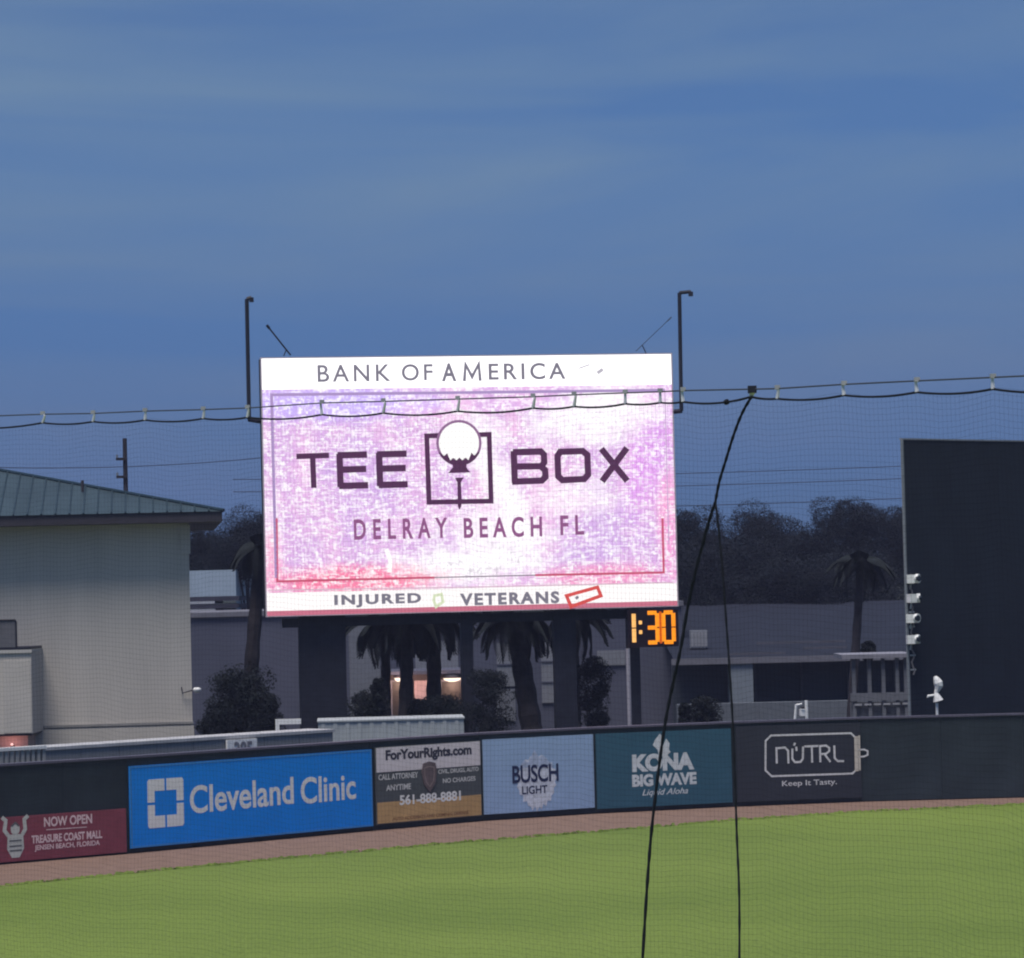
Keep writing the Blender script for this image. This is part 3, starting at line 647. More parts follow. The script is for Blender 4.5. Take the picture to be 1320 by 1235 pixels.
nsh = 8; stp = sf.len / nsh; me = MB().box(.008, stp - .008, 0, .06, 1.0, zsh - .09).mesh('siding_panel', M_shed)
for i in range(nsh): link('siding_panel', me, sh, loc=(i * stp, 0, 0))
MB().box(0, sf.len, .062, 1.1, 0, zsh - .09).build('shed_body', M_shed, sh)
MB().box(-.3, sf.len + .06, -.04, 1.2, zsh - .085, zsh + .0).build('roof', mat('shed_roof_edge', (.42, .42, .45), .6), sh)
MB().box(0, sf.len, -.04, 0, 2.2, 2.32).build('lower_rail', mat('shed_rail', (.22, .21, .25), .6), sh)
da = sf.hit(290, 972); db = sf.hit(328, 951); ds = empty('distance_sign', sf.w(da[0], -.1, 2.18), sf.rot, 'small pale distance sign reading 385 on the front of the bullpen shed', 'sign')
MB().box(0, db[0] - da[0], -.02, .05, 0, zsh - .12 - 2.18).build('sign_panel', mat('sign_grey', (.80, .80, .82), .6, .12, 6), ds)
text_mesh('385', .24, db[0] - da[0] - .18, .08, zsh - .12 - 2.18 - .06, mat('sign_ink', (.22, .22, .26), .6), parent=ds, y=-.03, bold=.04)

cn = empty('storage_container', (at(499, 930, 104).x, 104, 0), R(3), 'pale blue-grey flat topped container behind the lawyer banner', 'container')
wcn = at(598, 930, 104).x - at(410, 930, 104).x; zc2 = at(550, 926, 104).z; cn.location.x = at(410, 930, 104).x
M_cont = mat('container_paint', (.36, .39, .42), .55, .08, 1.2)
MB().box(0, wcn, 0, 2.3, .2, zc2 - .05).build('container_body', M_cont, cn)
MB().box(-.03, wcn + .03, -.04, 2.35, zc2 - .048, zc2).build('top_edge', M_cont, cn)
for i in range(12): MB().box(i * wcn / 12 + .1, i * wcn / 12 + .22, -.02, 0, .3, zc2 - .06).build('rib', M_cont, cn)
gt = empty('white_gate', (at(355, 935, 101).x, 101, 0), 0, 'small white framed gate between the round bush and the container', 'gate')
wg = at(388, 930, 101).x - at(355, 930, 101).x; zg = at(370, 927, 101).z
MB().box(0, .12, 0, .1, 0, zg).build('post', M_white, gt); MB().box(.122, wg, 0, .1, zg - .16, zg).build('top_bar', M_white, gt)

# ================================================================== buildings beyond
M_b2 = mat('blue_grey_render', (.088, .094, .140), .9, .1, .35, bump=.2); M_b2t = mat('render_trim', (.16, .16, .20), .9, .1)
b2 = empty('long_building', (at(246, 900, 150).x - 6, 150, 0), 0, 'long blue-grey building with a flat roof behind the scoreboard columns', 'building')
o_ = b2.location.x; w_ = at(880, 850, 150).x - o_; h_ = at(300, 795, 150).z
MB().box(0, w_, 0, 18, 0, h_).build('wall', M_b2, b2)
MB().box(-.1, w_ + .1, -.12, 18, h_ + .002, h_ + .22).build('parapet', M_b2t, b2)
def b2x(px, py): p = at(px, py, 150); return p.x - o_, p.z
for xa, xb, ya, yb in ((640, 664, 888, 930), (452, 489, 800, 925)):
    a = b2x(xa, yb); b = b2x(xb, ya); MB().box(a[0], b[0], -.06, -.0, a[1], b[1]).build('wall_panel', mat('pale_panel', (.17, .18, .22), .9, .08), b2)
a = b2x(532, 790); b = b2x(592, 905); 
for xa, xb, ya, yb in ((699, 719, 826, 906), (641, 668, 828, 885), (536, 549, 835, 870), (568, 590, 826, 868), (770, 806, 838, 858)):
    a = b2x(xa, yb); b = b2x(xb, ya); fr = MB().box(a[0], b[0], -.08, -.0, a[1], b[1]).build('window', mat('grey_blind', (.20, .21, .25), .5, .1), b2)
    n = max(1, int((b[1] - a[1]) / .9))
    for i in range(1, n): MB().box(a[0], b[0], -.12, -.081, a[1] + (b[1] - a[1]) * i / n - .03, a[1] + (b[1] - a[1]) * i / n + .03).build('glazing_bar', M_b2, fr)
# lit entrances
en = empty('entrance_porch', (at(496, 900, 146).x, 146, 0), 0, 'low entrance porch with two warm lit doorways below the scoreboard', 'porch')
o3 = en.location.x
def ex(px, py): p = at(px, py, 146); return p.x - o3, p.z
zp = ex(540, 869)[1]
MB().box(0, ex(608, 880)[0], .1, 3.9, 0, zp - .003).build('porch_wall', mat('brown_porch', (.085, .07, .075), .8, .1), en)
MB().box(-.1, ex(608, 880)[0] + .1, -.5, 3.9, zp, zp + .16).build('porch_roof', M_b2, en)
a = ex(535, 918); b = ex(552, 877); MB().box(a[0], b[0], .03, .1, 0, b[1]).build('pale_pier', mat('lamp_pink_pier', (.50, .38, .42), .9, .15, 3), en)  # strip of lamplit wall, its pink light painted into the colour
for x0, x1 in ((503, 531), (567, 599)):
    fa = ex(x0, 900); fb = ex(x1, 876); df = MB().box(fa[0], fa[0] + .09, .0, .1, 0, fb[1]).box(fb[0] - .09, fb[0], .0, .1, 0, fb[1]).box(fa[0] + .09, fb[0] - .09, .0, .1, fb[1] - .07, fb[1]).build('door_frame', M_b2t, en)
    MB().box(fa[0] + .092, fb[0] - .092, .05, .098, 0, fb[1] - .072).build('door', mat('dark_bronze_door', (.05, .045, .045), .4), df)
for px, w, lb in ((514, .20, 'lit warm porch lamp over the narrow left doorway'), (583, .42, 'lit wide warm porch lamp over the right doorway')):
    p = at(px, 874, 145.8); lm = empty('porch_lamp', p, 0, lb, 'lamp', 'porch lamps over the doorways')
    MB().tube([(0, 0, .0), (0, 0, .12), (0, 0, .22)], [w * 1.15, w * .9, w * .3], 14).build('lamp_hood', M_fascia, lm, True)
    MB().tube([(0, 0, -.16), (0, 0, -.08), (0, 0, 0)], [w * .35, w * .85, w], 14).build('lamp_glass', emit('warm_lamp', (255, 226, 200), 2.2), lm, True)
    ld = bpy.data.lights.new('porch_glow', 'POINT'); ld.energy = 45; ld.color = (1, .62, .45); ld.shadow_soft_size = .15
    lo3 = bpy.data.objects.new('porch_glow', ld); COL.objects.link(lo3); lo3.parent = lm; lo3.location = (0, -.6, -.35)

# far pale warehouse in the gap by the stucco building
fw = empty('pale_warehouse', (at(235, 760, 175).x, 175, 0), 0, 'small pale warehouse seen between the stucco building and the dark trees', 'building')
o4 = fw.location.x; X4 = at(304, 750, 175).x - o4; Z4 = at(275, 735, 175).z
MB().box(0, X4, 0, 12, 0, Z4).build('wall', mat('warehouse_white', (.34, .42, .52), .7, .07, .8), fw)
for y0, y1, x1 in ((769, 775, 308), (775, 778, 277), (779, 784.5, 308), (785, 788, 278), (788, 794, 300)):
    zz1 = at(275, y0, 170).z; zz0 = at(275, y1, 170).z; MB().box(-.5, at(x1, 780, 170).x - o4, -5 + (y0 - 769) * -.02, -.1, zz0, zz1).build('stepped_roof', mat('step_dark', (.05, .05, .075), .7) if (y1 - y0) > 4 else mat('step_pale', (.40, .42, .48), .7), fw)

# right: long pavilion-roofed building
b3 = empty('low_roofed_building', (at(868, 850, 140).x, 140, 0), 0, 'low building with a broad grey sloping roof beneath the dark trees', 'building')
o5 = b3.location.x
def b3x(px, py, Y=140): p = at(px, py, Y); return p.x - o5, p.z
M_rf2 = mat('grey_shingle_roof', (.018, .021, .036), .85, .22, .8); xe = b3x(1300, 850)[0]; zf = b3x(980, 848)[1]; ztop = at(980, 778, 170).z
rm = MB(); nb = 1
for i in range(nb):
    t0, t1 = i / nb, (i + 1) / nb; rm.quad((0, 30 * t0, zf + (ztop - zf) * t0 + .05), (xe, 30 * t0, zf + (ztop - zf) * t0 + .05), (xe, 30 * t1, zf + (ztop - zf) * t1 + .0), (0, 30 * t1, zf + (ztop - zf) * t1))
roof3 = rm.build('roof', M_rf2, b3)
for (xa, xb, Y, dz) in ((975, 1090, 146, .03), (1035, 1092, 143, .05), (940, 1012, 141, .05)):
    a = at(xa, 840, Y).x - o5; b = at(xb, 840, Y).x - o5; t0 = (Y - 140) / 30; zz = zf + (ztop - zf) * t0
    MB().box(a, b, Y - 140, Y - 139.9, zz + .02, zz + .14).build('roof_edge', mat('roof_edge_pale', (.10, .10, .13), .7), roof3)
MB().box(-.1, xe, -.3, -.05, zf - .22, zf + .04).build('fascia', M_b2t, b3)
MB().box(0, xe, 1.2, 2.0, 0, zf - .05).build('wall', mat('slate_wall', (.045, .055, .075), .7, .1, .5), b3)
MB().box(b3x(941, 900)[0], b3x(971, 900)[0], -.2, 1.1, 0, zf - .24).build('pale_pier', mat('pier_paint', (.20, .23, .28), .8, .08), b3)
MB().box(0, xe, -2.2, -1.6, 0, at(1000, 905, 138).z).build('planter_wall', mat('planter_paint', (.13, .145, .18), .85, .1), b3)
n = 9
for i in range(n):
    xx = b3x(975, 880)[0] + i * 2.0; MB().box(xx, xx + .07, 1.05, 1.19, at(1000, 905, 138).z - .1, zf - .1).build('mullion', mat('mullion_slate', (.065, .075, .10), .6), b3)
xa = at(890, 820, 144); ru = empty('rooftop_unit', (xa.x, 144, at(890, 836, 144).z), 0, 'small pale louvred box on the roof right of the orange clock', 'ventilation unit')
wu = at(912, 820, 144).x - xa.x; hu = at(900, 813, 144).z - at(900, 836, 144).z
MB().box(0, wu, 0, .8, 0, hu).build('casing', mat('unit_grey', (.22, .23, .27), .6), ru)
me = MB().box(-.0, wu / 5 - .06, -.04, 0, .08, hu - .08).mesh('louvre', mat('louvre_grey', (.30, .31, .36), .6))
for i in range(5): link('louvre', me, ru, loc=(i * wu / 5 + .03, 0, 0))
# open pavilion
pv = empty('open_pavilion', (at(1086, 900, 124).x, 124, 0), 0, 'open grey pavilion with slim posts beside the dark batter screen', 'pavilion')
o6 = pv.location.x; zr_ = at(1130, 843, 124).z; zl = at(1130, 893, 124).z; M_pv = mat('pavilion_paint', (.15, .16, .20), .7, .1)
XW = at(1176, 860, 124).x - o6
MB().box(0, XW, -.2, 3.0, zr_ - .16, zr_).build('roof_slab', mat('pavilion_roof', (.24, .24, .30), .7), pv)
for px in (1101, 1121, 1139, 1157, 1168, 1174):
    xx = at(px, 880, 124).x - o6; MB().box(xx - .07, xx + .07, 0, .14, 0, zr_ - .162).build('post', M_pv, pv)
MB().box(.3, XW, -.05, -.002, zl - .3, zl).build('mid_rail', M_pv, pv)
MB().box(.3, XW, .15, .22, 0, zl - .35).build('low_wall', M_pv, pv)
for i in range(6): MB().box(.45 + i * (XW - .5) / 6, .45 + (i + .75) * (XW - .5) / 6, -.04, -.002, zl - .47, zl - .40).build('slat', mat('pale_slat', (.33, .34, .40), .7), pv)

# ================================================================== dark batter screen on the right
ea = at(1168, 750, 107.5); e2 = at(1320, 750, 111.5); ef = Face(ea, e2)
zt1 = ef.hit(1168, 567)[1]
be = empty('batter_screen', ef.w(0, 0, 0), ef.rot, 'tall dark windscreen wall rising behind the outfield wall at the right', 'screen wall')
M_eye = mat('windscreen_fabric', (.017, .023, .036), .85, .22, .35); n = 7; wpn = 2.4
for i in range(n):
    for j in range(4):
        z0 = j * zt1 / 4; me = MB().box(.0, wpn - .004, 0, .08, z0 + .002, z0 + zt1 / 4 - .002).mesh('screen_panel', M_eye); link('screen_panel', me, be, loc=(.05 + i * wpn, 0, 0))
MB().box(.15, n * wpn, .082, .2, 0, zt1 - .05).build('backing_frame', M_dark, be)
MB().box(-.01, n * wpn, -.02, .12, zt1 + .001, zt1 + .05).build('top_edge', mat('edge_grey', (.22, .23, .28), .5), be)
MB().box(-.01, .046, -.02, .07, 0, zt1).build('side_post', mat('post_grey', (.20, .22, .25), .5), be)
# four small floodlights on its left edge
def fl_unit():
    root = empty('small_floodlight', (0, 0, 0), 0)
    MB().box(-.2, .08, -.2, .05, -.15, .13).build('housing', M_white, root)
    MB().tube([(.10, -.1, 0), (.20, -.16, 0)], .15, 12).build('lens_ring', M_white, root)
    MB().tube([(.13, -.19, 0), (.21, -.24, 0)], .10, 12).build('lens', M_glass, root)
    MB().tube([(-.05, 0, -.15), (-.08, .0, -.35)], .03, 6).build('bracket_arm', M_steel, root)
    return root
proto = fl_unit()
for i, (py, rz, lb) in enumerate(((746, 0, 'topmost small white floodlight on the left edge of the dark screen'), (771, 25, 'second white floodlight from the top, turned away, on the dark screen edge'),
                                  (797, -8, 'third white floodlight from the top on the left edge of the dark screen'), (824, 4, 'lowest small white floodlight on the left edge of the dark screen'))):
    o = proto if i == 0 else copy_tree(proto); h = ef.hit(1172, py); o.location = ef.w(h[0], -.14, h[1]); o.rotation_euler = (0, 0, R(rz)); tag(o, lb, 'floodlight', 'floodlights on the screen edge')
cp = empty('cable_conduit', ef.w(.1, -.12, 0), 0, 'thin twisted cable conduit running between the small white floodlights', 'conduit')
h0_ = ef.hit(1172, 870)[1]; h1_ = ef.hit(1172, 740)[1]
MB().tube([(.05 * math.sin(i * 1.7), 0, h0_ + (h1_ - h0_) * i / 24) for i in range(25)], .03, 6).build('cable', mat('cable_grey', (.16, .15, .17), .7), cp)
for i in range(7): zz = h0_ + (h1_ - h0_) * (i + .3) / 7; MB().box(-.09, .09, -.02, .1, zz, zz + .05).build('clamp', M_steel, cp)

# folded white umbrella and chair on the wall's far side
um = empty('folded_umbrella', at(1208, 918, 106.3), 0, 'white folded parasol standing behind the wall in front of the dark screen', 'parasol'); um.location.z = 0
s0 = at(1208, 918, 106.3).z; k_ = 106.3 / F
MB().tube([(0, 0, 0), (0, 0, s0 + 12 * k_)], .045, 8).build('pole', M_white, um)
z = lambda y: at(1208, y, 106.3).z
MB().tube([(-.04, 0, z(872)), (0, 0, z(875)), (.06, 0, z(880)), (.08, 0, z(884)), (.03, 0, z(889)), (-.01, 0, z(893)), (.02, 0, z(899)), (.05, 0, z(903.5))], [.05, .10, .15, .14, .09, .07, .13, .17], 8).build('folded_canopy', M_white, um)
MB().tube([(-.05, 0, z(896)), (-.28, -.03, z(897)), (-.31, -.03, z(899))], [.04, .05, .02], 6).build('tie_strap', M_white, um)
ch = empty('folding_chair', at(1033, 925, 105.6), 0, 'small white folding chair behind the wall above the can outline banner', 'chair'); zc0 = at(1033, 921, 105.6).z; ch.location.z = 0
z = lambda y: at(1033, y, 105.6).z; X = lambda x: at(x, 915, 105.6).x - ch.location.x
MB().tube([(X(1023), 0, z(940)), (X(1026.5), 0, z(908))], .045, 6).build('leg', M_white, ch)
MB().tube([(X(1039.5), 0, z(940)), (X(1039.5), 0, z(903))], .055, 6).build('leg', M_white, ch)
MB().tube([(X(1026), 0, z(909)), (X(1034), 0, z(907.5))], .04, 6).build('armrest', M_white, ch)
MB().box(X(1031), X(1039), -.04, .3, z(923), z(914.5)).build('seat', M_white, ch)
MB().tube([(X(1033), -.05, z(911.5)), (X(1037), -.05, z(911.5))], .05, 6).build('cushion', M_dark, ch)

# ================================================================== utility pole and far wires
up = empty('utility_pole', (at(163.5, 700, 150).x, 150, 0), R(20), 'dark utility pole with two short crossarms rising behind the teal roof', 'utility pole')
zz = at(162, 565, 150).z
MB().tube([(0, 0, 0), (0, 0, zz)], [.16, .10], 8).build('pole', M_bark, up)
for y in (592, 615): zc_ = at(155, y, 150).z; MB().box(-.45, .05, -.16, -.07, zc_ - .06, zc_ + .06).build('crossarm', M_bark, up); MB().tube([(-.4, -.1, zc_ + .06), (-.4, -.1, zc_ + .2)], .05, 6).build('insulator', M_steel, up)
M_wire = mat('far_wire', (.03, .035, .06), .6)
for k, (xa, ya, xb, yb, Y, lb) in enumerate(((300, 660, 1400, 631, 190, 'lowest faint power line crossing the sky just over the treetops'), (300, 618, 1400, 590, 200, 'upper faint power line between scoreboard and dark screen'), (300, 634, 1400, 606, 200, 'middle faint power line between scoreboard and dark screen'), (-80, 600, 340, 590, 190, 'faint power line left of the scoreboard above the teal roof'))):
    a = at(xa, ya, Y); b = at(xb, yb, Y + 12); a_, b_ = a, b
    pts = [a.lerp(b, i / 24) + Vector((0, 0, -.35 * 4 * (i / 24) * (1 - i / 24))) for i in range(25)]; w = MB().tube([p - a for p in pts], .022, 4).build('power_line', M_wire); w.location = a
    tag(w, lb, 'power line', 'faint power lines in the distance')

# ================================================================== trees
def crown_mesh(seed, w, h, nblob, nleaf, size, m, dense=.8):
    r = np.random.RandomState(seed); C = []
    for i in range(nblob):
        an = r.uniform(0, 2 * np.pi); q = r.uniform(0, 1) ** .6; zz = r.uniform(-.42, .42); k = math.sqrt(max(.05, 1 - (zz / .55) ** 2))
        C.append((math.cos(an) * q * w * .40 * k, math.sin(an) * q * w * .40 * k, zz * h, r.uniform(.13, .24) * w))
    C = np.array(C); idx = r.randint(0, nblob, nleaf); d = r.normal(size=(nleaf, 3)); d /= np.linalg.norm(d, axis=1)[:, None]
    rad = C[idx, 3] * r.uniform(.55, 1.08, nleaf) ** .5; P = C[idx, :3] + d * rad[:, None] * np.array([1, 1, .8])
    P += r.normal(scale=.009 * w, size=P.shape)
    s = size * r.uniform(.5, 1.3, nleaf); a = r.normal(size=(nleaf, 3)); a /= np.linalg.norm(a, axis=1)[:, None]; b = np.cross(a, d + r.normal(scale=.6, size=d.shape)); b /= np.linalg.norm(b, axis=1)[:, None] + 1e-9
    V = np.stack([P + a * s[:, None], P + b * s[:, None] * .6, P - a * s[:, None], P - b * s[:, None] * .6], 1).reshape(-1, 3)
    me = bpy.data.meshes.new('crown'); me.vertices.add(len(V)); me.vertices.foreach_set('co', V.ravel()); me.loops.add(nleaf * 4); me.loops.foreach_set('vertex_index', np.arange(nleaf * 4))
    me.polygons.add(nleaf); me.polygons.foreach_set('loop_start', np.arange(nleaf) * 4); me.polygons.foreach_set('loop_total', np.full(nleaf, 4)); me.update(); me.validate(); me.materials.append(m); return me
CR = [crown_mesh(s_, 9, 7, 34, 60000, .075, M_leaf) for s_ in (1, 2, 3, 4)]
def trunk_mesh(seed, h):
    r = random.Random(seed); g_ = MB(); g_.tube([(0, 0, 0), (.1, .05, h * .4), (r.uniform(-.2, .2), 0, h * .62)], [.35, .27, .2], 8)
    for k in range(6):
        an = k * 1.05 + r.uniform(-.3, .3); g_.tube([(r.uniform(-.1, .1), 0, h * .5), (math.cos(an) * 1.2, math.sin(an) * 1.2, h * .75), (math.cos(an) * 2.6, math.sin(an) * 2.6, h * .98)], [.17, .11, .04], 5)
    return g_.mesh('trunk', M_bark)
TR = [trunk_mesh(i, 6.5) for i in range(2)]
DESC = ['leftmost', 'second', 'third']
def tree(px, py_top, Y, wpx, label, k):
    """px centre, py_top crown top"""
    top = at(px, py_top, Y); s = wpx * Y / F / 9 ; hh = top.z; root = empty('leafy_tree', (top.x, Y, 0), random.uniform(0, 6), label, 'tree', 'dark trees beyond the ballpark')
    ch_ = min(hh * .8, 7 * s * 1.0); link('crown', CR[k % 4], root, loc=(0, 0, hh - ch_ * .48), scl=(s, s, ch_ / 7))
    link('trunk', TR[k % 2], root, loc=(0, 0, 0), scl=(s, s, (hh - ch_ * .45) / 6.5))
tl = [(262, 668, 182, 120, 'dark tree filling the gap between the stucco building roof and the scoreboard'), (318, 652, 178, 110, 'taller dark tree touching the left edge of the scoreboard'),
      (300, 672, 190, 150, 'broad dark tree behind the pale warehouse'),
      (884, 652, 185, 130, 'dark tree right against the right edge of the scoreboard'), (925, 672, 176, 90, 'low dark tree in the dip below the hanging net rope'),
      (975, 648, 190, 120, 'rounded dark tree right of the dip in the tree line'), (1030, 660, 184, 130, 'flat topped dark tree midway between scoreboard and dark screen'),
      (1085, 637, 182, 110, 'tallest dark tree of the row left of the dark screen'), (1140, 642, 188, 120, 'dark tree with spiky top beside the dark screen edge'),
      (1190, 650, 192, 120, 'dark tree mostly hidden behind the dark screen'), (1000, 690, 172, 160, 'lower dark tree in front of the row, above the grey sloping roof'),
      (905, 700, 172, 150, 'lower dark tree beside the lower right of the scoreboard'), (1115, 695, 173, 160, 'lower dark tree above the open pavilion'), (1060, 720, 170, 130, 'lowest dark tree just above the roof ridge at the trunk of the palm')]
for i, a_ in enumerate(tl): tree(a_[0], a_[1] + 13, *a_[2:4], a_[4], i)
# mass of foliage under the crowns
def mass_mesh(seed, w, h, n, size, m):
    r = np.random.RandomState(seed); x = r.uniform(-w / 2, w / 2, n); top = h * (.72 + .12 * np.sin(x * .9) + .10 * np.sin(x * 2.3 + 1)); z = top * r.uniform(0, 1, n) ** .7; y = r.uniform(-1, 1, n) * 2.0 * np.sqrt(1.02 - (z / h) ** 2)
    P = np.stack([x, y, z], 1); s = size * r.uniform(.5, 1.3, n); a = r.normal(size=(n, 3)); a /= np.linalg.norm(a, axis=1)[:, None]; b = np.cross(a, r.normal(size=(n, 3))); b /= np.linalg.norm(b, axis=1)[:, None]
    V = np.stack([P + a * s[:, None], P + b * s[:, None] * .7, P - a * s[:, None], P - b * s[:, None] * .7], 1).reshape(-1, 3)
    me = bpy.data.meshes.new('undergrowth'); me.vertices.add(len(V)); me.vertices.foreach_set('co', V.ravel()); me.loops.add(n * 4); me.loops.foreach_set('vertex_index', np.arange(n * 4))
    me.polygons.add(n); me.polygons.foreach_set('loop_start', np.arange(n) * 4); me.polygons.foreach_set('loop_total', np.full(n, 4)); me.update(); me.validate(); me.materials.append(m); return me
hm = mass_mesh(11, 26, 8.0, 120000, .11, M_leaf)
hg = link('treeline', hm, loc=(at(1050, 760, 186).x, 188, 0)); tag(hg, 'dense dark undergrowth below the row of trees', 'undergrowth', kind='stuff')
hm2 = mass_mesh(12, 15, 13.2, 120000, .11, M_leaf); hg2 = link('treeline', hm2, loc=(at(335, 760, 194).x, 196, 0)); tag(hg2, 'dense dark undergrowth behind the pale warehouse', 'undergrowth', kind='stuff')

# palms
def frond_mesh():
    g_ = MB(); pts = [];
    for i in range(9): t_ = i / 8; pts.append(Vector((t_ * 1.7, 0, .55 * math.sin(t_ * 2.0) - 1.25 * t_ * t_)))
    g_.tube(pts, [.03 * (1 - .8 * i / 8) for i in range(9)], 4)
    for i in range(1, 26):
        t_ = i / 26; k = t_ * 8; j = min(7, int(k)); p = pts[j].lerp(pts[j + 1], k - j); l = .62 * math.sin(math.pi * min(1, t_ * .85 + .15)) + .08
        for s_ in (-1, 1):
            g_.quad(p + Vector((-.03, 0, 0)), p + Vector((.04, 0, 0)), p + Vector((.26, s_ * l * .7, -.30 * l - .1)), p + Vector((.2, s_ * l * .68, -.34 * l - .12)))
    return g_.mesh('frond', M_leaf2)
FR = frond_mesh()
def palm(xt, yt, xb, yb, Y, r_, label, nf=30, sc=1.0, tilt=0):
    a = at(xb, yb, Y); top = at(xt, yt, Y); root = empty('palm_tree', (a.x + (a.x - top.x) * .3, Y, 0), 0, label, 'palm tree', 'palm trees behind the scoreboard')
    dx = top.x - root.location.x
    n = 14; pts = []; rad = []
    for i in range(n + 1):
        t_ = i / n; pts.append((dx * t_, 0, top.z * t_)); rad.append(r_ * (1.25 - .35 * t_) * (1.07 if i % 2 else .95))
    MB().tube(pts, rad, 8).build('trunk', M_bark, root)
    rr_ = random.Random(int(xt))
    for i in range(nf):
        an = i * 2.4 + rr_.uniform(-.2, .2); e = R(rr_.uniform(-55, 25)); 
        link('frond', FR, root, loc=(dx, 0, top.z), rot=(0, e * -1, an), scl=(sc, sc, sc))
palm(336, 700, 318, 880, 128, .26, 'dark leaning palm behind the round bush left of the scoreboard', 14, .8)
palm(497, 796, 497, 900, 126, .17, 'slimmest straight palm just right of the wide support column')
palm(526, 786, 521, 900, 124, .24, 'palm in front of the narrow lit doorway')
palm(560, 786, 558, 905, 125, .26, 'palm between the two lit doorways')
palm(662, 792, 686, 930, 124, .36, 'thick leaning palm between the two slim scoreboard columns')
palm(735, 788, 738, 930, 127, .30, 'stout palm overlapping the dark column left of the clock')
palm(1110, 722, 1098, 890, 133, .17, 'tall palm trunk rising behind the open pavilion', 18, .8)

# bushes
def bush(px, py_t, py_b, Y, wpx, label, seed, name='round_bush'):
    c0 = at(px, (py_t + py_b) / 2, Y); h = (py_b - py_t) * Y / F * 1.15; w = wpx * Y / F; me = crown_mesh(seed, w * 1.15, h, 70, 14000, max(.035, w * .022), M_leaf2)
    root = empty(name, (c0.x, Y, 0), 0, label, 'bush', 'bushes behind the outfield wall')
    link('foliage', me, root, loc=(0, 0, c0.z))
    g_ = MB()
    for k in range(4): g_.tube([(random.uniform(-.1, .1), 0, 0), (random.uniform(-.3, .3) * w, 0, c0.z)], [.05, .02], 5)
    g_.build('stem', M_bark, root)
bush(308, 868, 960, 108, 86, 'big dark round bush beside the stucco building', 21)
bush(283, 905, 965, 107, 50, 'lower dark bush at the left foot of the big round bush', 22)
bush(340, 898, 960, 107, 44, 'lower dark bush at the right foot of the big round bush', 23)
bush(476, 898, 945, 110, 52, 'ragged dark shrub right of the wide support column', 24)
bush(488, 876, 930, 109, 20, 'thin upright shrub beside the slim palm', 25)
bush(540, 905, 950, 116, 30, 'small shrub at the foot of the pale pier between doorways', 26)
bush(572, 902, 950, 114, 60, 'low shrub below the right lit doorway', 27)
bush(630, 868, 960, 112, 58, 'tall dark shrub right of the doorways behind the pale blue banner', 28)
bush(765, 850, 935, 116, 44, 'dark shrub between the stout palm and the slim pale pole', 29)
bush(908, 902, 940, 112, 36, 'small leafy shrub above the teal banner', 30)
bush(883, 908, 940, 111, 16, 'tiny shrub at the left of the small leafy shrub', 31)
bush(1120, 828, 850, 128, 16, 'small dark shrub top showing over the pavilion roof', 32)

# ================================================================== protective net in front of the seats
def netY(px): return 31.5 - (px + 100) / 1500 * 9.3
cabU = [(-60, 549), (0, 546), (55, 543), (120, 541), (187, 537), (262, 533), (320, 528), (415, 523), (494, 518.5), (590, 514), (687, 511), (740, 508), (806, 504.5), (851, 503.5), (879, 502.5), (968, 499), (1002, 499.5), (1088, 495), (1182, 491), (1280, 485.5), (1390, 482)]
clips = [(55, 534, 545), (120, 533, 543.5), (187, 530, 541.5), (262, 528, 539.5), (319, 526, 538), (415, 519.5, 534.5), (494, 517.5, 532.5), (590, 514.5, 530), (687, 511.5, 526), (740, 509, 524), (806, 506.5, 520.5), (851, 505, 519), (880.5, 503.5, 518), (1002, 501, 514), (1088, 495.5, 509.5), (1182, 491, 505.5), (1280, 486.5, 501.5)]
def P3(px, py, dy=0.0): return at(px, py, netY(px) + dy)
nroot = empty('safety_net', P3(660, 520) * 1.0, 0, 'fine black safety net hanging from a clipped cable across the whole view', 'net')
nroot.location = (0, netY(660), 0); off = Vector(nroot.location)
up_pts = [(-60, 538)] + [(c[0], c[1]) for c in clips] + [(1400, 481)]; up_pts.insert(-5, (968, 499.5)) if False else None
MB().tube([P3(*p) - off for p in sorted(up_pts)], .006, 5).build('support_cable', M_steel if False else mat('cable_steel', (.06, .065, .085), .5, metal=.3), nroot)
# lower rope: scallops between clips
rp = []; cl2 = [(-70, 0, 549)] + clips[:13] + [(968, 0, 511.5)] + clips[13:] + [(1400, 0, 501)]
for i in range(len(cl2) - 1):
    a, b = cl2[i], cl2[i + 1]; sag = .045 * (b[0] - a[0])
    if a[0] == 880.5: sag = 5.5
    for k in range(10):
        t_ = k / 10; xx = a[0] + (b[0] - a[0]) * t_; yy = a[2] + (b[2] - a[2]) * t_ + sag * 4 * t_ * (1 - t_) * .9; rp.append((xx, yy))
rp.append((1400, 501))
MB().tube([P3(*p) - off for p in rp], .0092, 6).build('edge_rope', M_rope, nroot)
M_clip = mat('clip_steel', (.70, .70, .74), .35, .05, metal=.3)
for x_, ya, yb in clips:
    o = MB(); d_ = random.uniform(-2, 3); o.tube([P3(x_ + d_ * .5, ya - 2.0) - off, P3(x_ + d_, ya + 2) - off, P3(x_, yb) - off], [.008, .011, .016], 6); c_ = o.build('clip', M_clip, nroot)
    MB().box(*[v for pr_ in ((lambda q: ((q.x - .02, q.x + .02), (q.y - .02, q.y + .02), (q.z - .012, q.z + .02)))(P3(x_, ya - 1) - off)) for v in pr_]).build('cable_clamp', mat('clamp_steel', (.35, .36, .4), .4), c_)
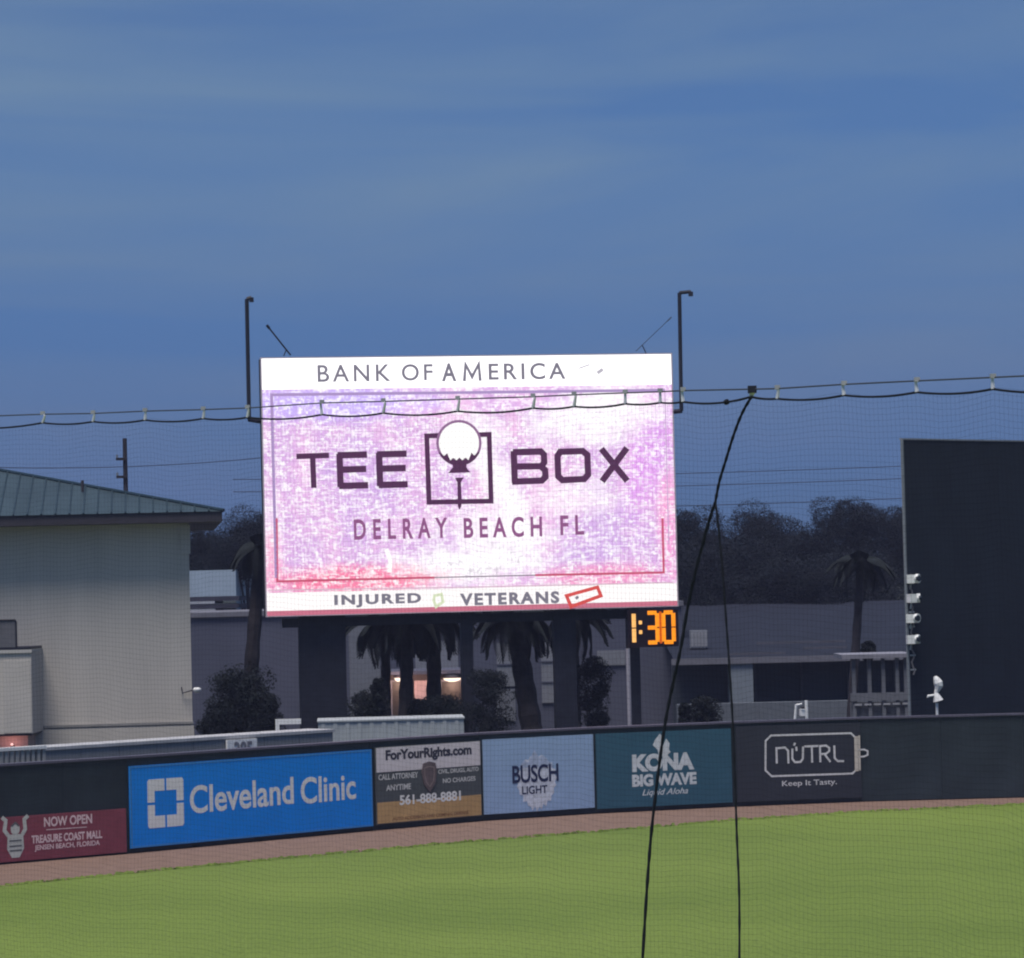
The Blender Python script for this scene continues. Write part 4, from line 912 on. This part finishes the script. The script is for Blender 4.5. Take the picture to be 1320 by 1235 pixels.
# junction shackle
jn = MB(); q = P3(970, 505) - off; jn.box(q.x - .035, q.x + .03, q.y - .03, q.y + .03, q.z - .01, q.z + .045); jn.build('shackle', M_dark, nroot)
MB().tube([P3(968, 510) - off, P3(972, 503) - off], .018, 6).build('shackle_bolt', M_clip, nroot)
MB().tube([P3(935, 519) - off, P3(938, 517.5) - off], .022, 6).build('rope_knot', M_rope, nroot)
# mesh: strands on the net surface
import bisect
xs_r = [p[0] for p in rp]
def rope_y(px):
    j = min(max(bisect.bisect(xs_r, px) - 1, 0), len(rp) - 2); a, b = rp[j], rp[j + 1]; return a[1] + (b[1] - a[1]) * (px - a[0]) / (b[0] - a[0])
pxA, pxB = -70.0, 1400.0
# plan curve of the net with arc length
NP = 160; plan = []
for i in range(NP + 1):
    px = pxA + (pxB - pxA) * i / NP; p = P3(px, rope_y(px)); plan.append((p.x, p.y, p.z, px))
s_acc = [0]
for i in range(NP): s_acc.append(s_acc[-1] + math.hypot(plan[i + 1][0] - plan[i][0], plan[i + 1][1] - plan[i][1]))
Ltot = s_acc[-1]
def net_pt(s_, z, fast=None):
    j = min(max(bisect.bisect(s_acc, s_) - 1, 0), NP - 1); k = (s_ - s_acc[j]) / (s_acc[j + 1] - s_acc[j]); a, b = plan[j], plan[j + 1]
    x_ = a[0] + (b[0] - a[0]) * k; y_ = a[1] + (b[1] - a[1]) * k; zt_ = a[2] + (b[2] - a[2]) * k
    return x_ + .012 * math.sin(z * 2.3 + s_ * .9), y_ + .05 * math.sin(s_ * 1.1 + z * .8) * min(1, max(0, zt_ - z)), z, zt_
CELL = .044
ns = MB(); nrow = int((8.3 - 2.4) / CELL); rrr = .00046
def tri_tube(pts):
    n0 = len(ns.v)
    for p in pts:
        x_, y_, z_ = p; ns.v += [(x_ - rrr - off.x, y_ - off.y, z_ + rrr), (x_ + rrr - off.x, y_ - off.y, z_ + rrr), (x_ - off.x, y_ - off.y, z_ - rrr)] if pts.h else [(x_ - rrr - off.x, y_ - off.y, z_), (x_ + rrr - off.x, y_ - off.y, z_), (x_ - off.x, y_ + rrr - off.y, z_)]
    for i in range(len(pts) - 1):
        a0 = n0 + 3 * i; b0 = a0 + 3
        for k in range(3): ns.f.append((a0 + k, a0 + (k + 1) % 3, b0 + (k + 1) % 3, b0 + k))
class PL(list): h = False
ncol = int(Ltot / CELL)
for c_ in range(ncol + 1):
    s_ = c_ * CELL; zt_ = net_pt(s_, 5)[3]; P = PL()
    for i in range(15): z_ = zt_ + (2.6 - zt_) * i / 14; x_, y_, zz, _ = net_pt(s_, z_); P.append((x_, y_, zz))
    tri_tube(P)
for r_ in range(nrow + 1):
    P = PL(); P.h = True
    for i in range(74):
        s_ = Ltot * i / 73; zt_ = net_pt(s_, 5)[3]; z_ = zt_ - r_ * CELL
        x_, y_, zz, _ = net_pt(s_, z_); P.append((x_, y_, zz + .018 * math.sin(s_ * 3.1 + r_ * .05) + .01 * math.sin(s_ * 7.3 + r_ * .21)))
    tri_tube(P)
me = bpy.data.meshes.new('netting'); me.from_pydata(ns.v, [], ns.f); me.materials.append(M_net); nm = link('netting', me, nroot); nm['kind'] = 'stuff'
# lacing ropes down the seam
def seam(pts, r_, nm_='seam_rope'):
    P = [Vector((p[0], p[1], 0)) for p in pts]; out = []
    for i in range(len(P) - 1):
        p0, p1, p2, p3 = P[max(i - 1, 0)], P[i], P[i + 1], P[min(i + 2, len(P) - 1)]
        for k in range(7):
            t_ = k / 7; q = .5 * ((2 * p1) + (-p0 + p2) * t_ + (2 * p0 - 5 * p1 + 4 * p2 - p3) * t_ ** 2 + (-p0 + 3 * p1 - 3 * p2 + p3) * t_ ** 3); out.append(q)
    out.append(P[-1]); rad = [r_ * (1 + .18 * math.sin(i * 2.2)) for i in range(len(out))]
    if isinstance(r_, float): MB().tube([P3(q.x, q.y, -.03) - off for q in out], rad, 6).build(nm_, M_rope, nroot)
seam([(969, 511), (957, 532), (946, 560), (936, 592), (927, 622), (922, 648)], .011)
seam([(922, 648), (915, 668), (902, 715), (888, 775), (877, 838), (866, 888), (857, 935), (848, 1000), (839, 1080), (833, 1160), (827, 1260)], .0125)
seam([(922, 648), (925, 668), (931, 730), (936, 800), (941, 870), (945, 940), (948, 1020), (950, 1080), (953, 1160), (953, 1260)], .0098)

# ================================================================== dusk air: blue haze put in to lift the dark tones
hz = MB().box(-90, 90, -4, 215, -1.4, 20.5).build('haze', None); tag(hz, 'thin blue dusk haze over the ballpark', 'haze', kind='stuff')
hm_ = bpy.data.materials.new('dusk_haze'); hm_.use_nodes = True; t = hm_.node_tree; t.nodes.clear()
pv_ = t.nodes.new('ShaderNodeVolumePrincipled'); pv_.inputs['Color'].default_value = (.56, .60, 1.0, 1); pv_.inputs['Density'].default_value = .0003
oo = t.nodes.new('ShaderNodeOutputMaterial'); t.links.new(pv_.outputs[0], oo.inputs['Volume']); hz.data.materials.append(hm_)
